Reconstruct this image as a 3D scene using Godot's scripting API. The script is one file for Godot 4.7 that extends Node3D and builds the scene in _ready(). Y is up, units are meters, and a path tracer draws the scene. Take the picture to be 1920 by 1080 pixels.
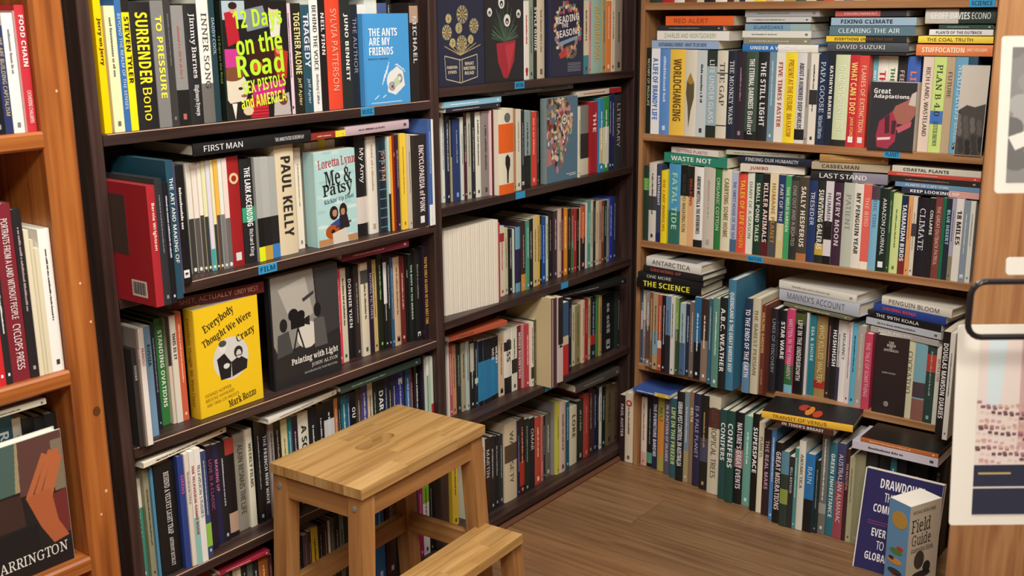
extends Node3D
# A second-hand bookshop corner: dark bookcase along the back wall, oak bookcase along the side wall, pine bookcase, step stool.

const CAM_POS := Vector3(-2.9051, 1.4421, 1.8056)
const CAM_YAW := 37.545
const CAM_PITCH := 14.1216
const CAM_ROLL := -0.59
const EXPOSURE := 1.0

var cache := {}
var used := {}
var fonts := {}
var shelf_tilt := 0.0

# ---------------------------------------------------------------- small helpers
func hexc(h: String) -> Color:
	return Color.html("#" + h)

func m(h: String, rough := 0.55, spec := 0.5) -> StandardMaterial3D:
	var key := "%s %.2f %.2f" % [h, rough, spec]
	if not cache.has(key):
		var a := StandardMaterial3D.new()
		a.albedo_color = hexc(h)
		a.roughness = rough
		a.metallic_specular = spec
		cache[key] = a
	return cache[key]

func numbered(called: String) -> String:
	if not used.has(called):
		used[called] = 0
		return called
	used[called] += 1
	return "%s_%03d" % [called, used[called]]

func thing(called: String, label: String, category: String, group := "", kind := "") -> Node3D:
	var o := Node3D.new()
	o.name = numbered(called)
	add_child(o)
	tag(o, label, category, group, kind)
	return o

func tag(o: Node3D, label: String, category: String, group := "", kind := "") -> void:
	if label: o.set_meta("label", label)
	if category: o.set_meta("category", category)
	if group: o.set_meta("group", group)
	if kind: o.set_meta("kind", kind)

func part(mesh: Mesh, called: String, material: Material, parent: Node) -> MeshInstance3D:
	var o := MeshInstance3D.new()
	o.name = called
	o.mesh = mesh
	o.material_override = material
	parent.add_child(o, true)
	return o

func st_new() -> SurfaceTool:
	var st := SurfaceTool.new()
	st.begin(Mesh.PRIMITIVE_TRIANGLES)
	st.set_smooth_group(-1)
	return st

func done(st: SurfaceTool) -> ArrayMesh:
	st.generate_normals()
	return st.commit()

func quad(st: SurfaceTool, a: Vector3, b: Vector3, c: Vector3, d: Vector3, uv := []) -> void:
	# a b c d run anticlockwise seen from outside; Godot's front faces run clockwise
	var p := [a, c, b, a, d, c]
	var k := [0, 2, 1, 0, 3, 2]
	for i in 6:
		if uv: st.set_uv(uv[k[i]])
		st.add_vertex(p[i])

func tri(st: SurfaceTool, a: Vector3, b: Vector3, c: Vector3) -> void:
	for v in [a, c, b]: st.add_vertex(v)

# a hexahedron: bottom four and top four corners, each anticlockwise seen from above (x right, z towards the viewer: -z back)
func hexa(st: SurfaceTool, lo: Array, hi: Array, grain := 0, off := Vector2.ZERO) -> void:
	var f := [[lo[0], lo[3], lo[2], lo[1]], [hi[0], hi[1], hi[2], hi[3]], [lo[0], lo[1], hi[1], hi[0]], [lo[1], lo[2], hi[2], hi[1]], [lo[2], lo[3], hi[3], hi[2]], [lo[3], lo[0], hi[0], hi[3]]]
	for q in f:
		var n: Vector3 = (q[1] - q[0]).cross(q[2] - q[0]).normalized()
		var ax := 0 if absf(n.x) > absf(n.y) and absf(n.x) > absf(n.z) else (1 if absf(n.y) > absf(n.z) else 2)
		var g := grain
		if ax == grain: g = (grain + 1) % 3
		var o := 3 - ax - g
		var uv := []
		for v in q: uv.append(Vector2(v[g] / 1.0 + off.x, v[o] / 0.3 + off.y))
		quad(st, q[0], q[1], q[2], q[3], uv)

# box with corners a and b, grain along the given axis
func box(st: SurfaceTool, a: Vector3, b: Vector3, grain := 0, off := Vector2.ZERO) -> void:
	var l := [Vector3(a.x, a.y, b.z), Vector3(b.x, a.y, b.z), Vector3(b.x, a.y, a.z), Vector3(a.x, a.y, a.z)]
	var h := [Vector3(a.x, b.y, b.z), Vector3(b.x, b.y, b.z), Vector3(b.x, b.y, a.z), Vector3(a.x, b.y, a.z)]
	hexa(st, l, h, grain, off)

# box with its edges along one axis eased by r (an eight-sided profile), for boards whose edges catch light
func eased(st: SurfaceTool, a: Vector3, b: Vector3, axis: int, r := 0.002, off := Vector2.ZERO) -> void:
	var i := (axis + 1) % 3
	var j := (axis + 2) % 3
	var pr := [Vector2(a[i] + r, a[j]), Vector2(b[i] - r, a[j]), Vector2(b[i], a[j] + r), Vector2(b[i], b[j] - r), Vector2(b[i] - r, b[j]), Vector2(a[i] + r, b[j]), Vector2(a[i], b[j] - r), Vector2(a[i], a[j] + r)]
	var run := 0.0
	for k in 8:
		var p: Vector2 = pr[k]
		var q: Vector2 = pr[(k + 1) % 8]
		var v := []
		for e in [[p, a[axis]], [q, a[axis]], [q, b[axis]], [p, b[axis]]]:
			var w := Vector3.ZERO
			w[axis] = e[1]; w[i] = e[0].x; w[j] = e[0].y
			v.append(w)
		var l := p.distance_to(q)
		# outward when axis, i, j are right handed: swap to keep anticlockwise from outside
		quad(st, v[0], v[1], v[2], v[3], [Vector2(a[axis] + off.x, run / 0.3 + off.y), Vector2(a[axis] + off.x, (run + l) / 0.3 + off.y), Vector2(b[axis] + off.x, (run + l) / 0.3 + off.y), Vector2(b[axis] + off.x, run / 0.3 + off.y)])
		run += l
	for side in 2:
		var x: float = a[axis] if side == 0 else b[axis]
		for k in range(1, 7):
			var t := []
			for e in [pr[0], pr[k], pr[k + 1]]:
				var w := Vector3.ZERO
				w[axis] = x; w[i] = e.x; w[j] = e.y
				t.append(w)
			st.set_uv(off)
			if side == 1: tri(st, t[0], t[1], t[2])
			else: tri(st, t[0], t[2], t[1])

# beam of section sx (x) by sz (z) from p (bottom centre) to q (top centre), ends level
func beam(st: SurfaceTool, p: Vector3, q: Vector3, sx: float, sz: float, off := Vector2.ZERO) -> void:
	var c := [Vector3(-sx, 0, sz) / 2, Vector3(sx, 0, sz) / 2, Vector3(sx, 0, -sz) / 2, Vector3(-sx, 0, -sz) / 2]
	hexa(st, c.map(func(v): return p + v), c.map(func(v): return q + v), 1, off)

# tube along points
func tube(st: SurfaceTool, pts: Array, r: float, sides := 10, closed := false) -> void:
	var rings := []
	var n := pts.size()
	for i in n:
		var a: Vector3 = pts[(i - 1 + n) % n] if closed or i > 0 else pts[0]
		var b: Vector3 = pts[(i + 1) % n] if closed or i < n - 1 else pts[n - 1]
		var t := (b - a).normalized()
		var s := t.cross(Vector3(0.31, 0.2, 0.93)).normalized()
		var u := s.cross(t)
		var ring := []
		for k in sides:
			var an := TAU * k / sides
			ring.append(pts[i] + (s * cos(an) + u * sin(an)) * r)
		rings.append(ring)
	for i in (n if closed else n - 1):
		for k in sides:
			var k2 := (k + 1) % sides
			quad(st, rings[i][k], rings[i][k2], rings[(i + 1) % n][k2], rings[(i + 1) % n][k])

# flat polygon (x, y) extruded along +z from z0 to z1
func slab(st: SurfaceTool, poly: PackedVector2Array, z0: float, z1: float) -> void:
	var idx := Geometry2D.triangulate_polygon(poly)
	var ccw := not Geometry2D.is_polygon_clockwise(poly)
	for i in range(0, idx.size(), 3):
		var a := poly[idx[i]]
		var b := poly[idx[i + 1]]
		var c := poly[idx[i + 2]]
		if (b - a).cross(c - a) < 0:
			var t := b
			b = c
			c = t
		tri(st, Vector3(a.x, a.y, z1), Vector3(b.x, b.y, z1), Vector3(c.x, c.y, z1))
		tri(st, Vector3(a.x, a.y, z0), Vector3(c.x, c.y, z0), Vector3(b.x, b.y, z0))
	var n := poly.size()
	for i in n:
		var a := poly[i]
		var b := poly[(i + 1) % n]
		if not ccw:
			var t := a
			a = b
			b = t
		quad(st, Vector3(a.x, a.y, z0), Vector3(b.x, b.y, z0), Vector3(b.x, b.y, z1), Vector3(a.x, a.y, z1))

func disc_poly(c: Vector2, rx: float, ry: float, n := 18) -> PackedVector2Array:
	var p := PackedVector2Array()
	for i in n: p.append(c + Vector2(cos(TAU * i / n) * rx, sin(TAU * i / n) * ry))
	return p

# ---------------------------------------------------------------- lettering
func font(style: String) -> Font:
	if not fonts.has(style):
		var f := SystemFont.new()
		f.font_names = PackedStringArray(["Droid Serif" if "S" in style else "Droid Sans"])
		f.font_weight = 700 if "B" in style else 400
		fonts[style] = f
	return fonts[style]

# lettering mesh, unit scale: returns [mesh, size, centre]
func letters(t: String, style := "") -> Array:
	var key := "txt " + style + t
	if not cache.has(key):
		var tm := TextMesh.new()
		tm.text = t
		tm.font = font(style)
		tm.font_size = 24
		tm.pixel_size = 0.01
		tm.curve_step = 3.0
		tm.depth = 0.0
		var b := tm.get_aabb()
		cache[key] = [tm, b.size, b.get_center()]
	return cache[key]

# places lettering so that its box is centred at `at` in the frame `basis` (x reading direction, y letter up, z outwards)
func write(parent: Node, called: String, t: String, ink: String, style: String, basis: Basis, at: Vector3, length: float, tall: float, stretch := 1.25, align := 0.0) -> MeshInstance3D:
	var g := letters(t, style)
	var size: Vector3 = g[1]
	if size.x < 0.001: return null
	var sy := tall / size.y
	var sx := sy
	if size.x * sx > length:
		sx = length / size.x
		if sx < sy * 0.55: sy = sx / 0.55
	else:
		sx = minf(length / size.x, sy * stretch)
	var o := part(g[0], called, m(ink, 0.6), parent)
	var bb := Basis(basis.x * sx, basis.y * sy, basis.z)
	o.transform = Transform3D(bb, at - bb * (g[2] as Vector3) + basis.x * align * (length - size.x * sx) / 2.0)
	return o

# ---------------------------------------------------------------- books
# Local frame of an upright book: spine faces +z at z = 0, thickness 0..w along +x, height 0..h along +y, depth d towards -z.
func spine_profile(w: float, hard: bool, round_by := 0.0) -> Array:
	var pts := []
	if hard:
		var bulge := clampf(w * 0.06, 0.0006, 0.0022) + round_by
		for i in 7:
			var f := i / 6.0
			pts.append(Vector2(f * w, -bulge * pow(absf(2.0 * f - 1.0), 2.2)))
	else:
		pts = [Vector2(0, -0.0007), Vector2(minf(0.0007, w * 0.3), 0), Vector2(w - minf(0.0007, w * 0.3), 0), Vector2(w, -0.0007)]
	return pts

func cover_mesh(w: float, h: float, d: float, hard: bool, round_by := 0.0) -> ArrayMesh:
	var st := st_new()
	var t := minf(0.0024 if hard else 0.0005, w * 0.2)
	var outer := [Vector2(0, -d)] + spine_profile(w, hard, round_by) + [Vector2(w, -d)]
	var inner := []
	for i in outer.size():
		var p: Vector2 = outer[i]
		if i == 0: inner.append(Vector2(t, -d))
		elif i == outer.size() - 1: inner.append(Vector2(w - t, -d))
		else: inner.append(Vector2(clampf(p.x, t, w - t), p.y - t * 1.2))
	for i in outer.size() - 1:
		var a: Vector2 = outer[i]
		var b: Vector2 = outer[i + 1]
		var c: Vector2 = inner[i + 1]
		var e: Vector2 = inner[i]
		quad(st, Vector3(a.x, 0, a.y), Vector3(b.x, 0, b.y), Vector3(b.x, h, b.y), Vector3(a.x, h, a.y))
		quad(st, Vector3(c.x, 0, c.y), Vector3(e.x, 0, e.y), Vector3(e.x, h, e.y), Vector3(c.x, h, c.y))
		quad(st, Vector3(a.x, h, a.y), Vector3(b.x, h, b.y), Vector3(c.x, h, c.y), Vector3(e.x, h, e.y))
		quad(st, Vector3(a.x, 0, a.y), Vector3(e.x, 0, e.y), Vector3(c.x, 0, c.y), Vector3(b.x, 0, b.y))
	quad(st, Vector3(inner[0].x, 0, -d), Vector3(0, 0, -d), Vector3(0, h, -d), Vector3(inner[0].x, h, -d))
	quad(st, Vector3(w, 0, -d), Vector3(w - t, 0, -d), Vector3(w - t, h, -d), Vector3(w, h, -d))
	return done(st)

func page_mesh(w: float, h: float, d: float, hard: bool) -> ArrayMesh:
	var st := st_new()
	var t := minf(0.0025 if hard else 0.0006, w * 0.22)
	var e := 0.003 if hard else 0.0004
	box(st, Vector3(t, e, -d + (0.004 if hard else 0.0006)), Vector3(w - t, h - e, -0.0035 if hard else -0.0016))
	return done(st)

func band_mesh(w: float, y0: float, y1: float, hard: bool, round_by := 0.0) -> ArrayMesh:
	var st := st_new()
	var p := spine_profile(w, hard, round_by)
	var n := p.size()
	for i in n - 1:
		var k := 0.00025
		var a := Vector3(p[i].x, 0, p[i].y + k)
		var b := Vector3(p[i + 1].x, 0, p[i + 1].y + k)
		if i == 0: a.x -= 0.0001
		if i == n - 2: b.x += 0.0001
		quad(st, a + Vector3(0, y0, 0), b + Vector3(0, y0, 0), b + Vector3(0, y1, 0), a + Vector3(0, y1, 0))
		quad(st, a + Vector3(0, y1, 0), b + Vector3(0, y1, 0), b + Vector3(0, y1, -0.001), a + Vector3(0, y1, -0.001))
		quad(st, a + Vector3(0, y0, -0.001), b + Vector3(0, y0, -0.001), b + Vector3(0, y0, 0), a + Vector3(0, y0, 0))
	return done(st)

func flat_part(parent: Node, called: String, poly: PackedVector2Array, col: String, at: Vector3) -> MeshInstance3D:
	var st := st_new()
	slab(st, poly, -0.0006, 0.0)
	var o := part(done(st), called, m(col, 0.6), parent)
	o.position = at
	return o

func rectp(x0: float, y0: float, x1: float, y1: float) -> PackedVector2Array:
	return PackedVector2Array([Vector2(x0, y0), Vector2(x1, y0), Vector2(x1, y1), Vector2(x0, y1)])

const PAGES := ["e6dfcc", "ded5bd", "ebe7dc", "e2dac4", "d8ceb4"]
const KIND := {"pb": ["paperback_book", "paperback"], "hc": ["hardcover_book", "hardback"], "mg": ["magazine", "magazine"]}

func fill_book(root: Node3D, w: float, h: float, d: float, opts: PackedStringArray, spine: String, ink: String, title: String, author: String, seed_no: int) -> void:
	var hard := opts[0] == "hc"
	var rb := 0.006 if "round" in opts else 0.0
	var gloss := [0.38, 0.5, 0.62][seed_no % 3] as float
	if opts[0] == "mg": gloss = 0.32
	part(cover_mesh(w, h, d, hard, rb), "cover", m(spine, gloss), root)
	part(page_mesh(w, h, d, hard), "pages", m(PAGES[seed_no % 5], 0.9), root)
	var zt := 0.0007
	for o in opts:
		var kv := o.split("=")
		if kv.size() < 2: continue
		var a := kv[1].split(":")
		match kv[0]:
			"b":
				part(band_mesh(w, float(a[1]) * h, float(a[2]) * h, hard, rb), "spine_panel", m(a[0], gloss), root)
			"e":
				part(band_mesh(w, 0.0, (float(a[1]) if a.size() > 1 else 0.3) * h, hard), "spine_panel", m(a[0], gloss), root)
			"f":
				part(band_mesh(w, (1.0 - float(a[1])) * h, h, hard), "spine_panel", m(a[0], gloss), root)
			"l":
				part(band_mesh(w, float(kv[1]) * h, float(kv[1]) * h + 0.003, hard), "spine_rule", m("202020"), root)
			"lines":
				for i in 9: part(band_mesh(w, (0.05 + i * 0.1) * h, (0.05 + i * 0.1) * h + 0.0022, hard), "spine_rule", m(kv[1]), root)
			"sq", "sq2":
				var y := 0.05 * h if kv[0] == "sq" else 0.86 * h
				var s := minf(w * 0.5, 0.014)
				flat_part(root, "publisher_mark", rectp(w / 2 - s / 2, y, w / 2 + s / 2, y + s * 1.2), a[0], Vector3(0, 0, zt))
			"disc":
				flat_part(root, "emblem", disc_poly(Vector2(w / 2, float(a[1]) * h), w * 0.36, w * 0.36), a[0], Vector3(0, 0, zt))
				flat_part(root, "emblem", disc_poly(Vector2(w / 2, float(a[1]) * h), w * 0.2, w * 0.2), spine, Vector3(0, 0, zt + 0.0003))
			"red":
				flat_part(root, "emblem", disc_poly(Vector2(w / 2, float(a[0]) * h), w * 0.25, w * 0.35), "b0242c", Vector3(0, 0, zt))
	var face := Basis(Vector3(0, 0, -1), Vector3(0, 1, 0), Vector3(1, 0, 0))
	if "flame" in opts:
		for q in [[.3, .42, .2, .05, "c8421c"], [.42, .52, .26, .045, "e08a24"], [.55, .6, .18, .06, "b8341a"]]:
			var st := st_new()
			slab(st, disc_poly(Vector2(d * q[0], h * q[1]), d * q[2], h * q[3], 16), -.0006, 0)
			part(done(st), "cover_print", m(q[4], .4), root).transform = Transform3D(face, Vector3(w + .0004, 0, 0))
	for o in opts:
		if o.begins_with("pic="):
			var st := st_new()
			slab(st, rectp(d * .08, h * .12, d * .92, h * .66), -.0006, 0)
			part(done(st), "cover_print", m(o.substr(4), .4), root).transform = Transform3D(face, Vector3(w + .0004, 0, 0))
			st = st_new()
			slab(st, PackedVector2Array([Vector2(d * .1, h * .6), Vector2(d * .5, h * .5), Vector2(d * .9, h * .62), Vector2(d * .5, h * .64)]), -.0006, 0)
			part(done(st), "cover_print", m("2a2a2c", .4), root).transform = Transform3D(face, Vector3(w + .0007, 0, 0))
	if "dot" in opts:
		flat_part(root, "publisher_mark", disc_poly(Vector2(w / 2, 0.035 * h), w * 0.3, w * 0.36, 10), "ece9e0", Vector3(0, 0, zt))
	if "leaf" in opts:
		var pl := PackedVector2Array([Vector2(w * 0.4, h * 0.1), Vector2(w * 0.3, h * 0.35), Vector2(w * 0.14, h * 0.5), Vector2(w * 0.2, h * 0.64), Vector2(w * 0.48, h * 0.74), Vector2(w * 0.8, h * 0.62), Vector2(w * 0.8, h * 0.45), Vector2(w * 0.56, h * 0.3)])
		flat_part(root, "leaf_print", pl, "5c5238", Vector3(0, 0, zt))
		flat_part(root, "leaf_print", PackedVector2Array([pl[3], pl[4], pl[5], Vector2(w * 0.5, h * 0.6)]), "a88434", Vector3(0, 0, zt + 0.0003))
	if "man" in opts:
		flat_part(root, "figure_print", PackedVector2Array([Vector2(w * 0.52, h * 0.13), Vector2(w * 0.5, h * 0.28), Vector2(w * 0.4, h * 0.36), Vector2(w * 0.42, h * 0.44), Vector2(w * 0.56, h * 0.47), Vector2(w * 0.72, h * 0.42), Vector2(w * 0.72, h * 0.34), Vector2(w * 0.62, h * 0.26), Vector2(w * 0.6, h * 0.13)]), "1d1b1a", Vector3(0, 0, zt))
		flat_part(root, "roundel_print", disc_poly(Vector2(w * 0.56, h * 0.9), w * 0.2, h * 0.055), "6a6c68", Vector3(0, 0, zt))
	if "art" in opts:
		# picture and barcode panel on the back board, which faces -x
		var bp := st_new()
		slab(bp, rectp(0, 0, .05, h * .5), -.0006, 0)
		part(done(bp), "back_print", m("4a3a34", .5), root).transform = Transform3D(Basis(Vector3(0, 0, 1), Vector3(0, 1, 0), Vector3(-1, 0, 0)), Vector3(-.0004, h * .4, -.12))
		var bc := Node3D.new()
		bc.name = "barcode_panel"
		root.add_child(bc)
		bc.transform = Transform3D(Basis(Vector3(0, 0, 1), Vector3(0, 1, 0), Vector3(-1, 0, 0)), Vector3(-0.0004, h * 0.06, -0.07))
		flat_part(bc, "barcode_ground", rectp(0, 0, 0.045, 0.03), "dcd6cc", Vector3.ZERO)
		for i in 14: flat_part(bc, "barcode_bar", rectp(0.004 + i * 0.0027, 0.004, 0.0052 + i * 0.0027 + (i * 7 % 3) * 0.0004, 0.027), "2a2626", Vector3(0, 0, 0.0002))
	if title:
		var style := ("B" if "B" in opts or (seed_no % 2 == 0 and not ("S" in opts)) else "") + ("S" if "S" in opts else "")
		var spb := Basis(Vector3(0, -1, 0), Vector3(1, 0, 0), Vector3(0, 0, 1))
		var tall := w * (0.6 if "B" in opts else 0.46)
		tall = minf(tall, 0.026 if "B" in opts else 0.017)
		if author:
			write(root, "title_lettering", title, ink, style, spb, Vector3(w * 0.52, h * 0.64, zt + 0.0004), h * 0.56, tall, 1.25, -1.0)
			write(root, "author_lettering", author, ink, style.replace("B", ""), spb, Vector3(w * 0.52, h * 0.2, zt + 0.0004), h * 0.26, minf(tall, w * 0.42))
		else:
			write(root, "title_lettering", title, ink, style, spb, Vector3(w * 0.52, h * 0.53, zt + 0.0004), h * 0.72, tall, 1.35, -0.8)
	elif w > 0.009 and not ("white" in opts) and opts.size() < 3 and not ("leaf" in opts):
		# small print too fine to read: a ruled line of type and a publisher's mark
		var rng := RandomNumberGenerator.new()
		rng.seed = seed_no * 31 + int(w * 1e5)
		var st := st_new()
		var y := h * rng.randf_range(.8, .92)
		var low := h * rng.randf_range(.3, .5)
		var tall := w * rng.randf_range(.13, .24)
		while y > low:
			var l := tall * rng.randf_range(.5, .8)
			var up := tall * (1.0 if rng.randf() < .3 else .72)
			slab(st, rectp(w / 2 - tall / 2, y - l, w / 2 - tall / 2 + up, y), -.0006, 0.0)
			y -= l + tall * (.22 if rng.randf() < .8 else .7)
		var o := part(done(st), "spine_lettering", m(ink, .6), root)
		o.position.z = zt
		flat_part(root, "publisher_mark", rectp(w * 0.36, h * 0.05, w * 0.64, h * 0.05 + w * 0.4), ink, Vector3(0, 0, zt))

func shelf_frame(row: String) -> Transform3D:
	# books on the dark (D, E) and pine (P) cases face +z, those on the oak case (K) face -x
	if row[0] == "K": return Transform3D(Basis(Vector3.UP, -PI / 2), Vector3.ZERO)
	if row[0] == "P": return Transform3D(Basis(), Vector3(0, 0, 0.12))
	return Transform3D()

# ---------------------------------------------------------------- labels
const ONES := ["first", "second", "third", "fourth", "fifth", "sixth", "seventh", "eighth", "ninth", "tenth", "eleventh", "twelfth", "thirteenth", "fourteenth", "fifteenth", "sixteenth", "seventeenth", "eighteenth", "nineteenth"]
const TENS := [["twentieth", "twenty"], ["thirtieth", "thirty"], ["fortieth", "forty"], ["fiftieth", "fifty"], ["sixtieth", "sixty"]]

func nth(n: int) -> String:
	if n < 20: return ONES[n - 1]
	var t: Array = TENS[n / 10 - 2]
	return t[0] if n % 10 == 0 else t[1] + "-" + ONES[n % 10 - 1]

func colour_word(h: String) -> String:
	var c := hexc(h)
	var mx := maxf(c.r, maxf(c.g, c.b))
	var mn := minf(c.r, minf(c.g, c.b))
	var l := (mx + mn) / 2.0
	var s := mx - mn
	var hue := c.h * 360.0
	if l < .14 or (l < .2 and s < .1): return "black"
	if s < .075: return "charcoal" if l < .3 else ("dark grey" if l < .42 else ("grey" if l < .66 else ("pale grey" if l < .82 else "white")))
	if l > .72 and hue > 20 and hue < 75 and s < .28: return "cream" if l > .8 else "beige"
	if l > .85: return "white"
	var tone := "dark " if l < .3 else ("pale " if l > .72 else "")
	if hue < 14 or hue >= 345: return "maroon" if l < .3 else ("pink" if l > .6 else "red")
	if hue < 38: return "brown" if l < .42 or s < .22 else ("tan" if s < .42 else "orange")
	if hue < 66: return "olive" if l < .4 else ("khaki" if s < .35 else "yellow")
	if hue < 160: return tone + "green"
	if hue < 196: return tone + "teal"
	if hue < 250: return "navy" if l < .28 else tone + "blue"
	if hue < 300: return "purple" if l < .6 else "lilac"
	return "plum" if l < .3 else ("magenta" if l < .6 else "pink")

func book_label(kind: String, opts: PackedStringArray, spine: String, ink: String, title: String, thick: float, place: int, lying: bool, where: String) -> String:
	var c := colour_word(spine)
	var lab := c + " " + kind
	if thick < .011: lab = "slim " + lab
	elif thick > .034: lab = "thick " + lab
	if "t" in opts:
		var w := title.replace("&", "and").replace("?", "").replace(".", "").replace(",", "").split(" ", false)
		lab += " lettered " + " ".join(w.slice(0, 3))
	else:
		var second := ""
		for o in opts:
			if o.begins_with("b=") or o.begins_with("e="):
				var q := colour_word(o.substr(2).split(":")[0])
				if q != c: second = q
		if second: lab += " with " + second + " panel"
		elif title: lab += " with " + colour_word(ink) + " lettering"
	lab += (" lying flat, " if lying else ", ") + nth(place) + (" on " if lying else " from left, ") + where
	return lab

func build_row(row: String) -> void:
	var fr := shelf_frame(row)
	var n := 0
	var where: String = SHELF[row]
	var standing := 0
	var flat := 0
	for line in BOOKS[row]:
		var f: PackedStringArray = line.split("|")
		var v := f[0].split_floats(",")
		var opts := f[1].split(",")
		var k: Array = KIND[opts[0]]
		var lies := v.size() > 6
		if lies: flat += 1
		else: standing += 1
		var lab := book_label(k[1], opts, f[2], f[3], f[4], v[2 if lies else 1] / 1000.0, flat if lies else standing, lies, where.replace("the ", ""))
		if "white" in opts: lab = "slim white magazine in a tight run of matching issues, " + where
		var root := thing(k[0], lab, k[1], "books on " + where)
		var a := v[0] / 1000.0
		var w := v[1] / 1000.0
		var h := v[2] / 1000.0
		var s := v[3] / 1000.0
		var d := v[4] / 1000.0
		var y := v[5] / 1000.0
		if v.size() > 6:
			# lying flat: length w along the shelf, thickness h
			var b := Basis(Vector3.UP, deg_to_rad(v[6]))
			var mid := Vector3(a + w / 2, y, -s)
			root.transform = fr * Transform3D(b, mid) * Transform3D(Basis(Vector3(0, 0, 1), PI / 2), Vector3(w / 2, 0, 0))
			fill_book(root, h, w, d, opts, f[2], f[3], f[4], f[5], n + row.hash() % 7)
		else:
			root.transform = fr * Transform3D(Basis(), Vector3(a, y + 0.0002, -s))
			fill_book(root, w, h, d, opts, f[2], f[3], f[4], f[5], n + row.hash() % 7)
		n += 1

const SHELF := {
	"P1": "the pine bookcase's top shelf", "P2": "the pine bookcase's second shelf", "P3": "the pine bookcase's third shelf",
	"D1": "the left dark bay's top shelf", "D2": "the left dark bay's second shelf", "D3": "the left dark bay's third shelf", "D4": "the left dark bay's fourth shelf", "D5": "the left dark bay's bottom shelf",
	"E1": "the right dark bay's top shelf", "E2": "the right dark bay's second shelf", "E3": "the right dark bay's third shelf", "E4": "the right dark bay's fourth shelf", "E5": "the right dark bay's bottom shelf",
	"K0": "the oak bookcase's top shelf", "K1": "the oak bookcase's second shelf", "K2": "the oak bookcase's third shelf", "K3": "the oak bookcase's fourth shelf", "K4": "the floor under the oak bookcase",
}

# ---------------------------------------------------------------- printed cover pictures
class Canvas:
	var im: Image
	var w: int
	var h: int
	func _init(ww: int, hh: int, bg: String) -> void:
		w = ww; h = hh
		im = Image.create(w, h, false, Image.FORMAT_RGB8)
		im.fill(Color.html("#" + bg))
	func rect(x0: float, y0: float, x1: float, y1: float, c: String) -> void:
		im.fill_rect(Rect2i(int(x0 * w), int(y0 * h), maxi(1, int((x1 - x0) * w)), maxi(1, int((y1 - y0) * h))), Color.html("#" + c))
	func ell(cx: float, cy: float, rx: float, ry: float, c: String, grain := 0.0) -> void:
		var col := Color.html("#" + c)
		for y in range(maxi(0, int((cy - ry) * h)), mini(h, int((cy + ry) * h) + 1)):
			for x in range(maxi(0, int((cx - rx) * w)), mini(w, int((cx + rx) * w) + 1)):
				var dx := (x / float(w) - cx) / rx
				var dy := (y / float(h) - cy) / ry
				if dx * dx + dy * dy <= 1.0: im.set_pixel(x, y, col)
	func ring(cx: float, cy: float, rx: float, ry: float, t: float, c: String) -> void:
		var col := Color.html("#" + c)
		for i in 220:
			var a := TAU * i / 220.0
			for k in 3:
				var q := 1.0 - t * k / 2.0
				var x := int((cx + cos(a) * rx * q) * w)
				var y := int((cy + sin(a) * ry * q) * h)
				if x >= 0 and y >= 0 and x < w and y < h: im.set_pixel(x, y, col)
	func poly(pts: Array, c: String) -> void:
		var col := Color.html("#" + c)
		var p := PackedVector2Array()
		var lo := Vector2(9, 9)
		var hi := Vector2(-9, -9)
		for i in range(0, pts.size(), 2):
			var v := Vector2(pts[i], pts[i + 1])
			p.append(v * Vector2(w, h))
			lo = lo.min(v)
			hi = hi.max(v)
		for y in range(maxi(0, int(lo.y * h)), mini(h, int(hi.y * h) + 1)):
			for x in range(maxi(0, int(lo.x * w)), mini(w, int(hi.x * w) + 1)):
				if Geometry2D.is_point_in_polygon(Vector2(x + 0.5, y + 0.5), p): im.set_pixel(x, y, col)
	func line(x0: float, y0: float, x1: float, y1: float, t: float, c: String) -> void:
		var d := Vector2(x1 - x0, y1 - y0)
		var n := Vector2(-d.y, d.x).normalized() * t / 2
		poly([x0 + n.x, y0 + n.y, x1 + n.x, y1 + n.y, x1 - n.x, y1 - n.y, x0 - n.x, y0 - n.y], c)
	func tex() -> ImageTexture:
		return ImageTexture.create_from_image(im)

# A book shown face out. at = position of the spine's outer bottom corner in its shelf frame; size (width, height, thickness).
# cover coordinates: (0,0) top left, (1,1) bottom right of the front board.
func face_book(called: String, label: String, row: String, a: float, y: float, s: float, w: float, h: float, t: float, hard: bool, spine: String, art: Canvas, words: Array, lean := 0.0) -> Node3D:
	var root := thing(called, label, "hardback" if hard else "paperback", "books shown face out")
	root.transform = shelf_frame(row) * Transform3D(Basis(Vector3(1, 0, 0), -lean), Vector3(a, y + 0.0004, -s)) * Transform3D(Basis(Vector3.UP, -PI / 2), Vector3(0, 0, -t))
	part(cover_mesh(t, h, w, hard), "cover", m(spine, 0.42), root)
	part(page_mesh(t, h, w, hard), "pages", m("e6dfcc", 0.9), root)
	var fb := Basis(Vector3(0, 0, -1), Vector3(0, 1, 0), Vector3(1, 0, 0))
	if art:
		var q := QuadMesh.new()
		q.size = Vector2(w - 0.004, h - 0.001)
		var mt := StandardMaterial3D.new()
		mt.albedo_texture = art.tex()
		mt.roughness = 0.4
		var o := part(q, "cover_print", mt, root)
		o.transform = Transform3D(fb, Vector3(t + 0.0004, h / 2, -w / 2 - 0.0015))
	for e in words:
		# [text, centre x, centre y, length, height, ink, style, tilt in degrees]
		var b := fb * Basis(Vector3(0, 0, 1), deg_to_rad(e[7] if e.size() > 7 else 0.0))
		write(root, "cover_lettering", e[0], e[5], e[6], b, Vector3(t + 0.0009, h * (1.0 - e[2]), -w * e[1]), w * e[3], h * e[4], 1.5)
	return root

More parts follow.
